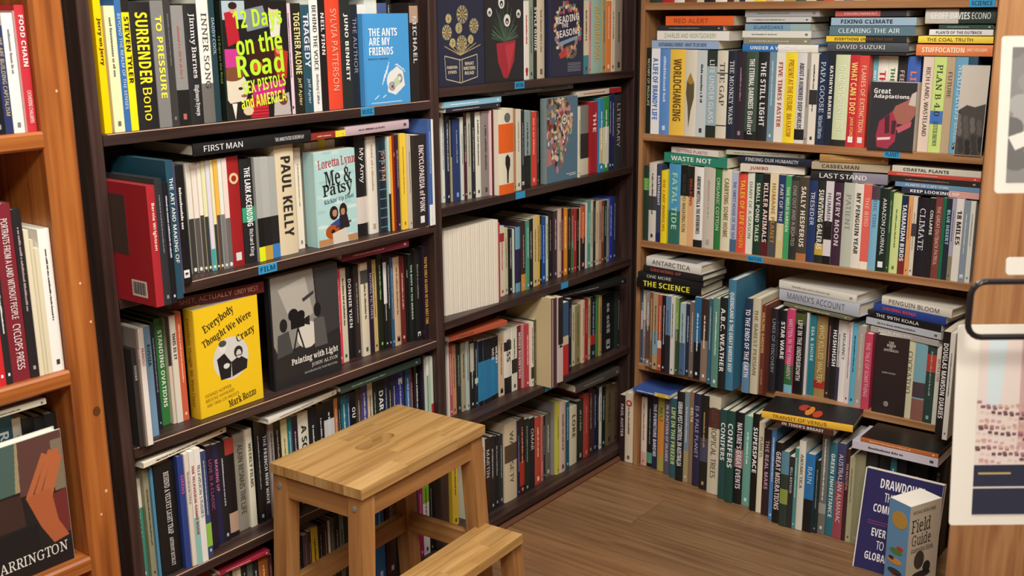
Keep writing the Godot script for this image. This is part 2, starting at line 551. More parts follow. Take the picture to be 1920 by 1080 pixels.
func build_face_books() -> void:
	var c: Canvas
	# road book, collage cover
	c = Canvas.new(200, 280, "1b1b1d")
	c.rect(0, 0, .34, .16, "a9bcc6"); c.poly([.3, .08, .62, .04, .7, .22, .36, .26], "7d8890"); c.rect(.0, .4, .22, .56, "c43a8c")
	c.poly([.03, .1, .2, .08, .24, .34, .06, .38], "b02030"); c.ell(.16, .06, .06, .045, "c99a80"); c.ell(.16, .04, .065, .03, "2a1c16")
	c.poly([.7, .1, .9, .12, .86, .32, .72, .32], "d8d8c8"); c.ell(.78, .08, .08, .06, "d8c2ac"); c.ell(.8, .04, .1, .035, "1d1a1a")
	c.poly([.3, .36, .9, .3, .96, .62, .4, .7], "3a1a18"); c.poly([.76, .4, .98, .44, .94, .68, .78, .66], "b0342a"); c.ell(.84, .42, .06, .04, "d08a60"); c.ell(.46, .55, .1, .04, "c85a30")
	c.poly([.35, .72, .9, .68, .9, .8, .4, .84], "c02a80"); c.poly([.3, .83, .62, .83, .62, 1, .3, 1], "c02838")
	for i in 6: c.rect(.3, .84 + i * .028, .62, .85 + i * .028, "7a1420")
	c.ell(.14, .74, .17, .15, "d9d2bc"); c.ell(.1, .61, .17, .06, "7a4a30"); c.ell(.2, .735, .035, .012, "2a2626"); c.ell(.25, .8, .05, .012, "8a5a50"); c.poly([0, .86, .3, .84, .34, 1, 0, 1], "24201f"); c.poly([.06, .86, .14, .86, .1, 1], "e6e4dc"); c.ell(.3, .93, .08, .04, "d9c2a4")
	c.poly([.72, .84, .96, .8, .98, 1, .7, 1], "b8b0ac"); c.ell(.86, .86, .07, .05, "6a3c30")
	var f := face_book("hardcover_book", "collage cover with lime hand lettering about a road tour, left dark bay's top shelf", "D1", -1.4724, 1.2284, .008, .1708, .2337, .0165, false, "1d2a22", c, [
		["12 Days", .54, .17, .74, .2, "b6e62c", "B", 4.0], ["on the", .54, .355, .7, .17, "b6e62c", "B", 5.0], ["Road", .54, .535, .72, .19, "b6e62c", "B", 3.0],
		["SEX PISTOLS", .58, .71, .66, .13, "c2ee30", "B", 6.0], ["and AMERICA", .56, .84, .7, .12, "d8ec40", "B", 5.0]])
	write(f, "title_lettering", "12 Days on the Road", "c8e85a", "", Basis(Vector3(0, -1, 0), Vector3(1, 0, 0), Vector3(0, 0, 1)), Vector3(.008, .12, .0011), .19, .008)
	# blue ants cover
	c = Canvas.new(160, 220, "4a9fe0")
	c.ell(.66, .74, .2, .13, "e9ecea"); c.poly([.5, .66, .7, .58, .84, .64, .88, .8, .66, .9, .48, .86], "e9ecea")
	c.ring(.58, .8, .07, .05, .4, "5a5f66"); c.ell(.58, .8, .03, .022, "7a4a6a"); c.ring(.76, .72, .06, .05, .4, "5a5f66"); c.poly([.62, .74, .72, .68, .76, .78, .66, .82], "c2d8b8")
	for i in 4:
		c.line(.36 + i * .035, .78 - i * .04, .42 + i * .035, .66 - i * .045, .016, "dfeefa"); c.line(.66 + i * .06, .56 + i * .015, .74 + i * .05, .56 + i * .03, .014, "dfeefa")
	c.line(.18, .93, .28, .89, .012, "dfeefa"); c.line(.36, .92, .44, .89, .012, "dfeefa"); c.rect(.1, .97, .8, .98, "cfe4f6")
	face_book("paperback_book", "bright blue cover with white cartoon and words THE ANTS ARE MY FRIENDS", "D1", -1.0903, 1.2284, 0.0, .1488, .2044, .022, false, "4a98d8", c, [
		["THE ANTS", .42, .2, .62, .085, "fbfcfa", "B"], ["ARE MY", .34, .3, .46, .085, "fbfcfa", "B"], ["FRIENDS", .37, .405, .52, .085, "fbfcfa", "B"], ["Misheard lyrics, malapropisms", .3, .49, .44, .026, "1d3a5a", ""]])
	# pale sky cover, two singers with guitar
	c = Canvas.new(160, 250, "b4dcdc")
	for i in 26: c.ell(fmod(i * .37, 1.0), fmod(i * .23 + .1, 1.0), .13, .02, ["d4ecea", "c4e4e2", "a6d0d2"][i % 3])
	c.rect(0, .93, 1, 1, "c08a5c"); c.poly([.3, .78, .56, .72, .6, .9, .34, .94], "3a4a90"); c.ell(.34, .86, .17, .075, "b0561e"); c.ell(.36, .86, .05, .025, "2a1408"); c.line(.44, .82, .84, .78, .022, "5a3018")
	c.ell(.4, .66, .11, .075, "24180f"); c.ell(.42, .66, .06, .042, "b98a6c"); c.rect(.36, .615, .48, .632, "24180f"); c.ell(.64, .65, .1, .08, "2c1a12"); c.ell(.63, .66, .055, .042, "b58868"); c.rect(.58, .612, .7, .63, "2c1a12"); c.poly([.54, .7, .74, .7, .8, .84, .54, .86], "26222a"); c.poly([.34, .88, .7, .84, .76, 1, .36, 1], "ddd4c4")
	face_book("paperback_book", "pale blue country music cover with two guitar-playing singers, left dark bay's second shelf", "D2", -1.2338, .9242, .025, .125, .213, .036, false, "b0d6d6", c, [
		["Loretta Lynn", .54, .135, .92, .125, "b03038", "SB", 3.0], ["Me &", .56, .28, .66, .16, "17181a", "SB", 4.0], ["Patsy", .54, .42, .74, .165, "17181a", "SB", 4.0], ["Kickin' Up Dust", .56, .525, .74, .06, "24506a", "SB", 4.0]])
	# yellow biography
	c = Canvas.new(190, 260, "f0c81e")
	c.ell(.52, .52, .28, .2, "d6d6d2"); c.poly([.3, .5, .42, .46, .52, .56, .5, .7, .34, .7], "1c1c1e"); c.ell(.4, .4, .055, .05, "e2e2de"); c.ell(.4, .365, .06, .03, "4a4a4a"); c.ell(.44, .58, .05, .025, "dededa")
	c.poly([.52, .56, .66, .52, .78, .58, .76, .66, .52, .7], "202022"); c.ell(.64, .48, .07, .055, "2a2a2a"); c.ell(.645, .5, .042, .042, "cfcfcb"); c.rect(.6, .515, .69, .525, "2a2a2a")
	var hb := [["Everybody", .38, .14, .5, .1, "17140c", "SB", 22.0], ["Thought We Were", .5, .25, .8, .09, "17140c", "SB", 18.0], ["Crazy", .78, .34, .3, .09, "17140c", "SB", 18.0], ["DENNIS HOPPER", .3, .79, .4, .03, "8a5a10", "", 6.0], ["BROOKE HAYWARD", .32, .835, .44, .03, "8a5a10", "", 6.0], ["AND 1960s LOS ANGELES", .36, .88, .5, .03, "8a5a10", "", 6.0], ["Mark Rozzo", .66, .92, .44, .07, "17140c", "SB", 8.0]]
	var yb := face_book("hardcover_book", "bright yellow cover with handwritten title and round black-and-white photo of two people", "D3", -1.5856, .6241, .0228, .1678, .2323, .0317, true, "d8b21c", c, hb)
	write(yb, "title_lettering", "Everybody Thought We Were Crazy", "4a3a10", "S", Basis(Vector3(0, -1, 0), Vector3(1, 0, 0), Vector3(0, 0, 1)), Vector3(.016, .12, .0011), .19, .012)
	# black film book
	c = Canvas.new(200, 250, "2b2b2c")
	c.poly([0, 0, .62, 0, .66, .5, .4, .66, .06, .7, 0, .6], "8f8d86"); c.poly([.1, .12, .5, .06, .6, .4, .3, .5], "b4b1a8"); c.poly([.64, 0, 1, 0, 1, .6, .7, .64], "3b3b3d"); c.ell(.5, .58, .16, .12, "d6d4cc")
	c.ell(.3, .37, .075, .055, "17171a"); c.ell(.41, .39, .06, .046, "17171a"); c.rect(.26, .41, .46, .5, "17171a"); c.poly([.46, .43, .54, .41, .54, .5, .46, .48], "1f1f22"); c.line(.36, .5, .28, .7, .02, "1a1a1c"); c.line(.36, .5, .44, .7, .02, "1a1a1c"); c.ell(.15, .44, .055, .06, "222224"); c.poly([.06, .52, .22, .5, .27, .7, .04, .72], "4a4a4a"); c.ell(.66, .38, .055, .065, "1b1b1d"); c.poly([.6, .45, .76, .46, .8, .72, .6, .72], "5a5a58"); c.poly([.44, .25, .62, .2, .62, .23, .46, .28], "3a3a3a")
	c.rect(0, .72, 1, 1, "2a2a2b")
	face_book("hardcover_book", "large black-and-white photographic cover titled Painting with Light, left dark bay's third shelf", "D3", -1.3782, .6241, .03, .2027, .2582, .018, false, "202021", c, [
		["Painting with Light", .6, .795, .7, .075, "f4f2ec", "SB", 0.0], ["JOHN ALTON", .74, .87, .4, .04, "e8e6e0", "S"], ["Introduction by Todd McCarthy", .68, .92, .5, .026, "c8c6c0", "S"]])
	# navy cover, gold flowers from a book
	c = Canvas.new(190, 250, "262b42")
	for e in [[.22, .3, .06], [.52, .26, .12], [.78, .38, .1], [.18, .44, .1], [.44, .4, .07], [.5, .56, .11], [.7, .52, .06], [.3, .55, .06]]:
		for k in 10: c.line(e[0], e[1], e[0] + cos(TAU * k / 10) * e[2], e[1] + sin(TAU * k / 10) * e[2] * .76, .014, "c3b27c")
		c.ring(e[0], e[1], e[2], e[2] * .76, .3, "d4c68c"); c.ell(e[0], e[1], e[2] * .3, e[2] * .24, "8a7a4a")
	for k in 9: c.line(.46, .68, .12 + k * .1, .5 + absf(k - 4) * .02, .01, "b8a870")
	c.poly([.12, .68, .46, .73, .46, .97, .14, .92], "2c3148"); c.poly([.46, .73, .84, .68, .84, .92, .46, .97], "2c3148")
	for q in [[.12, .68, .46, .73], [.46, .73, .84, .68], [.12, .68, .14, .92], [.14, .92, .46, .97], [.46, .97, .84, .92], [.84, .68, .84, .92], [.44, .72, .44, .97], [.5, .72, .5, .96]]: c.line(q[0], q[1], q[2], q[3], .01, "d2c8a0")
	face_book("hardcover_book", "navy cover with gold line drawing of flowers growing from an open book", "E1", -.8234, 1.2541, .014, .1786, .235, .02, true, "252a40", c, [
		["WHAT", .66, .77, .2, .034, "e0d8b8", "B"], ["WRITERS", .66, .82, .26, .034, "e0d8b8", "B"], ["READ", .66, .87, .2, .034, "e0d8b8", "B"], ["PANDORA", .29, .8, .22, .03, "e0d8b8", "B"], ["SYKES", .29, .85, .18, .03, "e0d8b8", "B"]])
	# dark cover, red heart-shaped pot of leaves
	c = Canvas.new(180, 250, "26272b")
	c.poly([.28, .58, .78, .55, .74, .78, .56, .97, .46, .96, .32, .78], "a82c3a"); c.poly([.5, .6, .76, .58, .6, .92], "c03c48")
	for k in 40: c.line(.5, .56, .5 + cos(PI + PI * k / 39.0) * .34, .52 + sin(PI + PI * k / 39.0) * (.1 + .1 * (k % 4)), .012, ["3f5a48", "2f4a3a", "5a7460"][k % 3])
	for e in [[.12, .24, .06], [.42, .14, .08], [.56, .33, .085], [.86, .26, .06]]:
		c.ell(e[0], e[1], e[2], e[2] * .8, "e9e9e4"); c.ell(e[0], e[1] + .01, e[2] * .5, e[2] * .4, "2a2a2e"); c.ell(e[0], e[1] + .02, e[2] * .2, e[2] * .2, "e0e0d8")
	face_book("hardcover_book", "dark cover with red heart-shaped pot, green leaves and white flowers, right dark bay's top shelf", "E1", -.6363, 1.2541, .02, .1695, .235, .02, true, "24252a", c, [])
	# navy cover, wreath of small shapes
	c = Canvas.new(170, 224, "272a44")
	var rng := RandomNumberGenerator.new()
	rng.seed = 11
	for i in 70:
		var an := TAU * i / 70.0
		var rr := rng.randf_range(.3, .42)
		c.ell(.5 + cos(an) * rr, .42 + sin(an) * rr * .8, rng.randf_range(.02, .055), rng.randf_range(.015, .04), ["c8705a", "d8a060", "5a8a70", "d8d0c4", "b8405a", "e0c060", "8a5a7a", "6a90a8"][i % 8])
	c.poly([.2, .58, .8, .5, .82, .54, .22, .63], "8aa4b8"); c.poly([.22, .72, .5, .62, .56, .74, .28, .78], "c0403a"); c.ring(.62, .7, .16, .08, .4, "e0c880")
	for i in 6: c.rect(.5, .84 + i * .02, .92, .848 + i * .02, "c8cad8")
	face_book("paperback_book", "navy cover with a wreath of colourful seasonal shapes around white lettering", "E1", -.3614, 1.2541, .008, .1629, .222, .018, false, "2a2d48", c, [
		["READING", .5, .29, .7, .085, "f2f0ec", "B", 6.0], ["THE", .42, .37, .2, .05, "f2f0ec", "B", 2.0], ["SEASONS", .52, .46, .7, .085, "f2f0ec", "B", 6.0]])
	# slate cover, continent of small patches
	c = Canvas.new(170, 250, "56788e")
	var land := PackedVector2Array([Vector2(0, .02), Vector2(.62, .01), Vector2(.8, .2), Vector2(.78, .36), Vector2(.7, .52), Vector2(.52, .7), Vector2(.44, .84), Vector2(.3, .86), Vector2(.18, .72), Vector2(.1, .6), Vector2(0, .56)])
	for i in 420:
		var q := Vector2(rng.randf(), rng.randf() * .9)
		if Geometry2D.is_point_in_polygon(q, land): c.ell(q.x, q.y, rng.randf_range(.015, .06), rng.randf_range(.012, .045), ["c8a070", "d8b48c", "5a3a30", "b06a58", "e0cdb4", "3a3034", "8a6a80", "c88a9a", "7a8a50", "e6ddd0", "a04038"][i % 11])
	c.ell(.56, .26, .09, .06, "e8e4dc"); c.ring(.56, .26, .06, .04, .3, "2a2628"); c.poly([0, .58, .12, .6, .16, .78, .0, .8], "c07a70"); c.rect(.62, .925, .94, .935, "dfe6ea"); c.rect(.72, .945, .94, .955, "dfe6ea")
	face_book("hardcover_book", "slate blue cover with a map-like continent made of many small coloured pictures", "E2", -.3794, .9594, .0102, .1562, .2376, .0211, true, "7a8a8c", c, [])
	# dark cover, red hand
	c = Canvas.new(150, 220, "34353a")
	c.poly([1, .12, 1, .46, .86, .62, .62, .6, .46, .5, .56, .34, .8, .26], "a86a5e"); c.poly([.9, .16, 1, .12, 1, .34, .84, .32], "cfc4bc"); c.poly([.22, .58, .5, .42, .62, .6, .6, .86, .44, .98, .2, .96, .16, .8], "a83a50"); c.poly([.34, .52, .44, .46, .46, .74, .36, .76], "4a2c34"); c.poly([.5, .56, .6, .56, .58, .76, .5, .76], "4a2c34"); c.poly([.2, .82, .5, .8, .48, .84, .2, .86], "e0d4d4"); c.poly([.6, .66, .94, .56, .92, .64, .66, .74], "c86070")
	face_book("paperback_book", "charcoal cover with reddish hand and white words Great Adaptations, oak bookcase's second shelf", "K1", .7618, 1.0722, -.006, .1207, .175, .034, false, "3a3b40", c, [
		["Great", .27, .13, .36, .075, "f2f1ee", "B"], ["Adaptations", .47, .215, .76, .075, "f2f1ee", "B"]])
	# dark brown pocket volume
	c = Canvas.new(110, 250, "2b2123")
	c.ring(.42, .87, .07, .032, .4, "a8a09a"); c.ell(.42, .87, .03, .02, "8a827c")
	face_book("hardcover_book", "narrow dark brown cloth volume with small silver lettering, oak bookcase's fourth shelf", "K3", .8192, .3479, .0061, .0914, .2218, .03, true, "271d1f", c, [
		["THE", .48, .08, .16, .03, "cfc8c0", "SB"], ["BIRDS", .48, .115, .26, .03, "cfc8c0", "SB"], ["OF", .48, .145, .1, .022, "cfc8c0", "SB"], ["AUSTRALIA", .48, .175, .44, .03, "cfc8c0", "SB"], ["JOHN GOULD", .46, .47, .4, .026, "bdb6ae", "SB"]])
	# large photograph book on the pine case
	c = Canvas.new(220, 250, "1d1c1f")
	c.rect(0, 0, .66, .36, "9a8c6c"); c.poly([.3, 0, .6, 0, .56, .36, .3, .36], "48605a"); c.poly([.62, 0, 1, 0, 1, .42, .6, .4], "5a3c38"); c.poly([0, .36, .6, .38, .62, .62, 0, .62], "3a2824"); c.poly([.86, .46, 1, .44, 1, .78, .84, .74], "6a2c2a"); c.rect(.9, .06, 1, .44, "7a705c")
	for q in [[.66, .44, .84, .14], [.72, .46, .9, .13], [.78, .48, .95, .13], [.83, .5, .97, .18]]: c.line(q[0], q[1], q[2], q[3], .05, "b0633c")
	c.poly([.64, .42, .86, .4, .9, .66, .98, .8, .84, .82, .74, .66], "a85c38"); c.rect(0, .64, .72, 1, "17171a"); c.rect(0, .86, 1, 1, "17171a")
	face_book("hardcover_book", "large dark photographic cover of a raised hand, pine bookcase's third shelf", "P3", -2.17, .5088, .02, .2105, .243, .022, true, "d8d6d0", c, [["HARRINGTON", .62, .87, .66, .075, "e2dfd8", "S"]])
	# floor books by the oak post
	c = Canvas.new(160, 200, "2c2a5c")
	c.rect(.1, .5, .4, .51, "7a3c6a"); c.rect(.1, .525, .36, .535, "7a3c6a")
	face_book("hardcover_book", "large indigo cover with tall white capitals reading DRAWDOWN, standing on the floor", "K4", .883, 0.0, -.238, .2, .268, .022, false, "e6e4de", c, [
		["DRAWDOWN", .5, .12, .56, .11, "f0f0f2", "B"], ["THE MOST", .5, .25, .42, .1, "f0f0f2", ""], ["COMPREHENSIVE", .5, .37, .66, .1, "f0f0f2", "B"], ["PLAN", .5, .49, .2, .1, "f0f0f2", ""], ["EVER PROPOSED", .5, .61, .62, .1, "f0f0f2", "B"], ["TO REVERSE", .5, .73, .46, .1, "f0f0f2", ""], ["GLOBAL WARMING", .5, .85, .72, .1, "f0f0f2", "B"]], .2)
	build_field_guide()
	# small photograph propped at the end of the oak case's second shelf
	c = Canvas.new(60, 150, "cfc9bd")
	c.poly([0, .5, .3, .44, .6, .46, 1, .42, 1, 1, 0, 1], "4a4744")
	for i in 20: c.ell(fmod(i * .37, 1.0), .55 + fmod(i * .21, .44), .1, .05, ["2c2a2a", "5c5855", "3a3836", "6e6a66"][i % 4])
	var ph := thing("photo_card", "grey landscape photo card propped at the end of oak bookcase's second shelf", "card")
	ph.transform = shelf_frame("K1") * Transform3D(Basis(Vector3(1, 0, 0), deg_to_rad(-3.0)), Vector3(.985, 1.0726, .004))
	part(boxm(Vector3(0, 0, -.0012), Vector3(.066, .222, 0)), "card", m("d8d4ca", .5), ph)
	var pq := QuadMesh.new()
	pq.size = Vector2(.064, .22)
	var pm := StandardMaterial3D.new()
	pm.albedo_texture = c.tex()
	pm.roughness = .45
	part(pq, "picture_print", pm, ph).position = Vector3(.033, .111, .0004)

func build_field_guide() -> void:
	# thick flexible guide standing spine out, front cover turned to the side
	var root := thing("paperback_book", "thick bird field guide with blue spine and beige cover, in front of the indigo book", "paperback", "books on the floor under the oak bookcase")
	var w := .066
	var h := .272
	var d := .108
	root.transform = shelf_frame("K4") * Transform3D(Basis(), Vector3(1.003, 0.0002, .352)) * Transform3D(Basis(Vector3.UP, deg_to_rad(-24.0)), Vector3.ZERO)
	part(cover_mesh(w, h, d, false), "cover", m("d6c8b0", .45), root)
	part(page_mesh(w, h, d, false), "pages", m("ece8de", .9), root)
	part(band_mesh(w, 0, h, false), "spine_panel", m("5f8db4", .45), root)
	flat_part(root, "seal_print", disc_poly(Vector2(w * .55, h * .83), w * .36, w * .34, 24), "b08a3c", Vector3(0, 0, .0008))
	for e in [[.5, .52, .3, .03, "4f7a3a"], [.66, .56, .16, .02, "b03a2c"], [.45, .42, .34, .028, "c88a3a"], [.3, .44, .14, .018, "2a2a2e"], [.5, .32, .34, .03, "2f3438"], [.56, .29, .22, .02, "b0482c"], [.5, .2, .34, .03, "3a4a78"], [.55, .17, .2, .02, "d8b83a"]]:
		flat_part(root, "bird_print", disc_poly(Vector2(w * e[0], h * e[1]), w * e[2], h * e[3], 14), e[4], Vector3(0, 0, .0009))
	var fb := Basis(Vector3(0, 0, -1), Vector3(0, 1, 0), Vector3(1, 0, 0))
	for e in [["MICHAEL MORCOMBE", .45, .07, .7, .03, ""], ["Field", .38, .2, .6, .13, "S"], ["Guide", .42, .34, .6, .11, "S"], ["Australian Birds", .46, .44, .7, .05, "S"]]:
		write(root, "cover_lettering", e[0], "2a241e", e[5], fb, Vector3(w + .0006, h * (1.0 - e[2]), -d * e[1]), d * e[3], h * e[4])
	for e in [[.4, .45, .16, .09, "4a4038"], [.5, .3, .3, .035, "33302c"], [.66, .36, .12, .06, "2c2a28"]]:
		var st := st_new()
		slab(st, disc_poly(Vector2(d * e[0], h * e[1]), d * e[2], h * e[3], 14), -.0006, 0)
		var o := part(done(st), "bird_print", m(e[4], .6), root)
		o.transform = Transform3D(fb, Vector3(w + .0006, 0, 0))

# ---------------------------------------------------------------- materials with grain
func wood(key: String, base: String, dark: String, light: String, seed_no: int, rough: float, contrast := 1.0, coat := 0.0) -> StandardMaterial3D:
	if cache.has(key): return cache[key]
	var n := FastNoiseLite.new()
	n.seed = seed_no
	n.noise_type = FastNoiseLite.TYPE_SIMPLEX_SMOOTH
	n.frequency = 0.035
	n.fractal_octaves = 4
	var g: Image = n.get_seamless_image(48, 384)
	g.resize(512, 384, Image.INTERPOLATE_CUBIC)
	n.frequency = 0.012
	n.seed = seed_no + 5
	var g2: Image = n.get_seamless_image(192, 192)
	g2.resize(512, 384, Image.INTERPOLATE_CUBIC)
	var im := Image.create(512, 384, false, Image.FORMAT_RGB8)
	var hm := Image.create(512, 384, false, Image.FORMAT_RGB8)
	var cb := hexc(base)
	var cd := hexc(dark)
	var cl := hexc(light)
	for y in 384:
		for x in 512:
			var v := (g.get_pixel(x, y).r - 0.5) * 2.0 * contrast + (g2.get_pixel(x, y).r - 0.5) * 0.7
			var c := cb.lerp(cd, clampf(-v, 0, 1)) if v < 0 else cb.lerp(cl, clampf(v, 0, 1))
			im.set_pixel(x, y, c)
			hm.set_pixel(x, y, Color(g.get_pixel(x, y).r, 0, 0))
	var a := StandardMaterial3D.new()
	a.albedo_texture = ImageTexture.create_from_image(im)
	a.roughness = rough
	a.heightmap_enabled = true
	a.heightmap_texture = ImageTexture.create_from_image(hm)
	a.heightmap_scale = 0.02
	if coat > 0.0:
		a.clearcoat_enabled = true
		a.clearcoat = coat
		a.clearcoat_roughness = 0.25
	cache[key] = a
	return a

func tinted(src: StandardMaterial3D, key: String, tint: Color) -> StandardMaterial3D:
	if not cache.has(key):
		var a: StandardMaterial3D = src.duplicate()
		a.albedo_color = tint
		cache[key] = a
	return cache[key]

# ---------------------------------------------------------------- room and furniture
func structure(mesh: Mesh, called: String, material: Material) -> MeshInstance3D:
	var o := part(mesh, called, material, self)
	o.set_meta("kind", "structure")
	return o

func boxm(a: Vector3, b: Vector3, grain := 0, off := Vector2.ZERO) -> ArrayMesh:
	var st := st_new()
	box(st, a, b, grain, off)
	return done(st)

func easedm(a: Vector3, b: Vector3, axis: int, r := 0.002, off := Vector2.ZERO) -> ArrayMesh:
	var st := st_new()
	eased(st, a, b, axis, r, off)
	return done(st)

func build_room() -> void:
	var wallm := m("cfc8bc", 0.9)
	structure(boxm(Vector3(-4.6, 0, -0.42), Vector3(0.52, 2.75, -0.32)), "wall_back", wallm)
	structure(boxm(Vector3(0.42, 0, -0.42), Vector3(0.52, 2.75, 4.3)), "wall_right", wallm)
	var farm := m("6a5a4c", 0.9)
	structure(boxm(Vector3(-4.6, 0, 4.2), Vector3(0.52, 2.75, 4.3)), "wall_front", farm)
	structure(boxm(Vector3(-4.7, 0, -0.42), Vector3(-4.6, 2.75, 4.3)), "wall_left", farm)
	structure(boxm(Vector3(-4.7, 2.75, -0.42), Vector3(0.52, 2.85, 4.3)), "ceiling", m("cfcbc4", 0.9))
	var fl := structure(boxm(Vector3(-4.7, -0.06, -0.42), Vector3(0.52, -0.012, 4.3)), "floor", m("4a3522", 0.8))
	# floor boards run along z
	var fm := wood("floor", "8a6848", "70523a", "9c7a58", 31, 0.42, 0.8)
	var tones := [Color(1, 1, 1), Color(.93, .92, .9), Color(.98, .95, .92), Color(.88, .87, .86), Color(1, .98, .94)]
	var rng := RandomNumberGenerator.new()
	rng.seed = 5
	var i := 0
	var x := -4.6
	while x < 0.42:
		var z := -0.32 - rng.randf() * 1.1
		while z < 4.2:
			var z0 := maxf(z, -0.32)
			var z1 := minf(z + 1.38, 4.2)
			if z1 - z0 > 0.02:
				var t := i % 5
				part(easedm(Vector3(x + .0006, -0.012, z0 + .0006), Vector3(minf(x + .1925, .42) - .0006, 0, z1 - .0006), 2, .0012, Vector2(rng.randf(), rng.randf())), "plank", tinted(fm, "floor%d" % t, tones[t]), fl)
				i += 1
			z += 1.38
		x += .1925

func ceiling_lamp(at: Vector3, w: float, l: float, power: float, col: Color, label: String) -> void:
	var root := thing("ceiling_light", label, "light", "ceiling light panels")
	root.position = at
	var st := st_new()
	for b in [[-w / 2 - .02, -l / 2 - .02, w / 2 + .02, -l / 2], [-w / 2 - .02, l / 2, w / 2 + .02, l / 2 + .02], [-w / 2 - .02, -l / 2, -w / 2, l / 2], [w / 2, -l / 2, w / 2 + .02, l / 2]]:
		box(st, Vector3(b[0], -.03, b[1]), Vector3(b[2], 0, b[3]))
	part(done(st), "frame", m("dddddd", .5), root)
	var gm := StandardMaterial3D.new()
	gm.albedo_color = Color(.9, .9, .9)
	gm.emission_enabled = true
	gm.emission = col
	gm.emission_energy_multiplier = 2.0
	part(boxm(Vector3(-w / 2, -.02, -l / 2), Vector3(w / 2, -.004, l / 2)), "diffuser", gm, root)
	var a := AreaLight3D.new()
	a.name = "lamp_light"
	a.area_size = Vector2(w, l)
	a.light_color = col
	a.light_energy = power
	a.area_range = 12.0
	a.area_attenuation = 2.0
	a.shadow_enabled = true
	add_child(a, true)
	a.transform = Transform3D(Basis(Vector3(1, 0, 0), -PI / 2), at + Vector3(0, -.032, 0))

func build_dark_case() -> void:
	var dm := wood("darkwood", "3a2925", "261a18", "4e3934", 3, 0.42, 0.9)
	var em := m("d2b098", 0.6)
	var root := thing("bookcase", "tall dark-stained wooden bookcase with two bays of packed shelves", "bookcase")
	var zb := -.26
	part(easedm(Vector3(-1.7845, 0, zb), Vector3(-1.7592, 2.1, 0), 1), "side_panel", dm, root)
	part(easedm(Vector3(-.8692, 0, zb), Vector3(-.839, 2.1, 0), 1), "side_panel", dm, root)
	part(easedm(Vector3(.068, 0, zb), Vector3(.092, 2.1, 0), 1), "side_panel", dm, root)
	part(boxm(Vector3(-1.78, 0, zb - .008), Vector3(.09, 2.1, zb)), "back_panel", dm, root)
	part(easedm(Vector3(-1.7845, 2.1, zb - .008), Vector3(.092, 2.124, 0.004), 0), "top_board", dm, root)
	var k := 0
	for y in [.03, .324, .6241, .9242, 1.2284, 1.53, 1.82]:
		var s := part(easedm(Vector3(-1.7588, y - .0215, zb + .001), Vector3(-.8696, y, 0), 0, .0015, Vector2(k * .37, k * .21)), "shelf", dm, root)
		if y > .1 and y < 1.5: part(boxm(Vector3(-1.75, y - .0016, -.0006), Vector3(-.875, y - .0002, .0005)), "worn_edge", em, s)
		k += 1
	for y in [.039, .3708, .6637, .9594, 1.2541, 1.55, 1.84]:
		part(easedm(Vector3(-.8386, y - .0215, zb + .001), Vector3(.0676, y, 0), 0, .0015, Vector2(k * .37, k * .21)), "shelf", dm, root)
		k += 1
	part(boxm(Vector3(-1.7588, 0, -.03), Vector3(-.8696, .008, -.012)), "plinth", dm, root)
	part(boxm(Vector3(-.8386, 0, -.03), Vector3(.0676, .017, -.004)), "plinth", dm, root)
	var st := st_new()
	tube(st, [Vector3(-.9, .004, .004), Vector3(.03, .004, .004)], .009, 8)
	var tr := structure(done(st), "trim_1", m("6a4430", .4))

func build_oak_case() -> void:
	var om := wood("oak", "a5784e", "85593a", "b98d68", 17, 0.45, 0.8)
	var root := thing("bookcase", "oak-coloured wooden bookcase against the side wall, packed with nature books", "bookcase")
	var xb := .27
	part(easedm(Vector3(0, 0, .0597), Vector3(xb, 2.1, .0746), 1), "side_panel", om, root)
	part(easedm(Vector3(0, 0, 1.0562), Vector3(xb, 2.1, 1.0762), 1), "side_panel", om, root)
	part(boxm(Vector3(xb, 0, .06), Vector3(xb + .008, 2.1, 1.076), 1), "back_panel", om, root)
	part(easedm(Vector3(0, 2.1, .0597), Vector3(xb, 2.12, 1.0762), 2), "top_board", om, root)
	var k := 0
	for y in [.3479, .7447, 1.0722, 1.4529, 1.79]:
		part(easedm(Vector3(0.0, y - .0205, .0750), Vector3(xb - .001, y, 1.0558), 2, .0012, Vector2(k * .31, k * .17)), "shelf", om, root)
		k += 1
	# end of the next case along, which juts into the aisle; the card rack stands before it
	var eb := thing("bookcase", "end panel of a neighbouring oak-coloured case jutting out behind the card rack", "bookcase")
	part(easedm(Vector3(-.6, 0, 1.212), Vector3(-.572, 2.1, 1.545), 1, .003, Vector2(.2, .4)), "end_panel", om, eb)
	part(easedm(Vector3(-.5715, 0, 1.214), Vector3(.25, 2.1, 1.234), 1, .002, Vector2(.5, .1)), "back_panel", om, eb)
	part(easedm(Vector3(-.5715, .04, 1.2345), Vector3(.25, .06, 1.543), 0, .002, Vector2(.5, .1)), "shelf", om, eb)


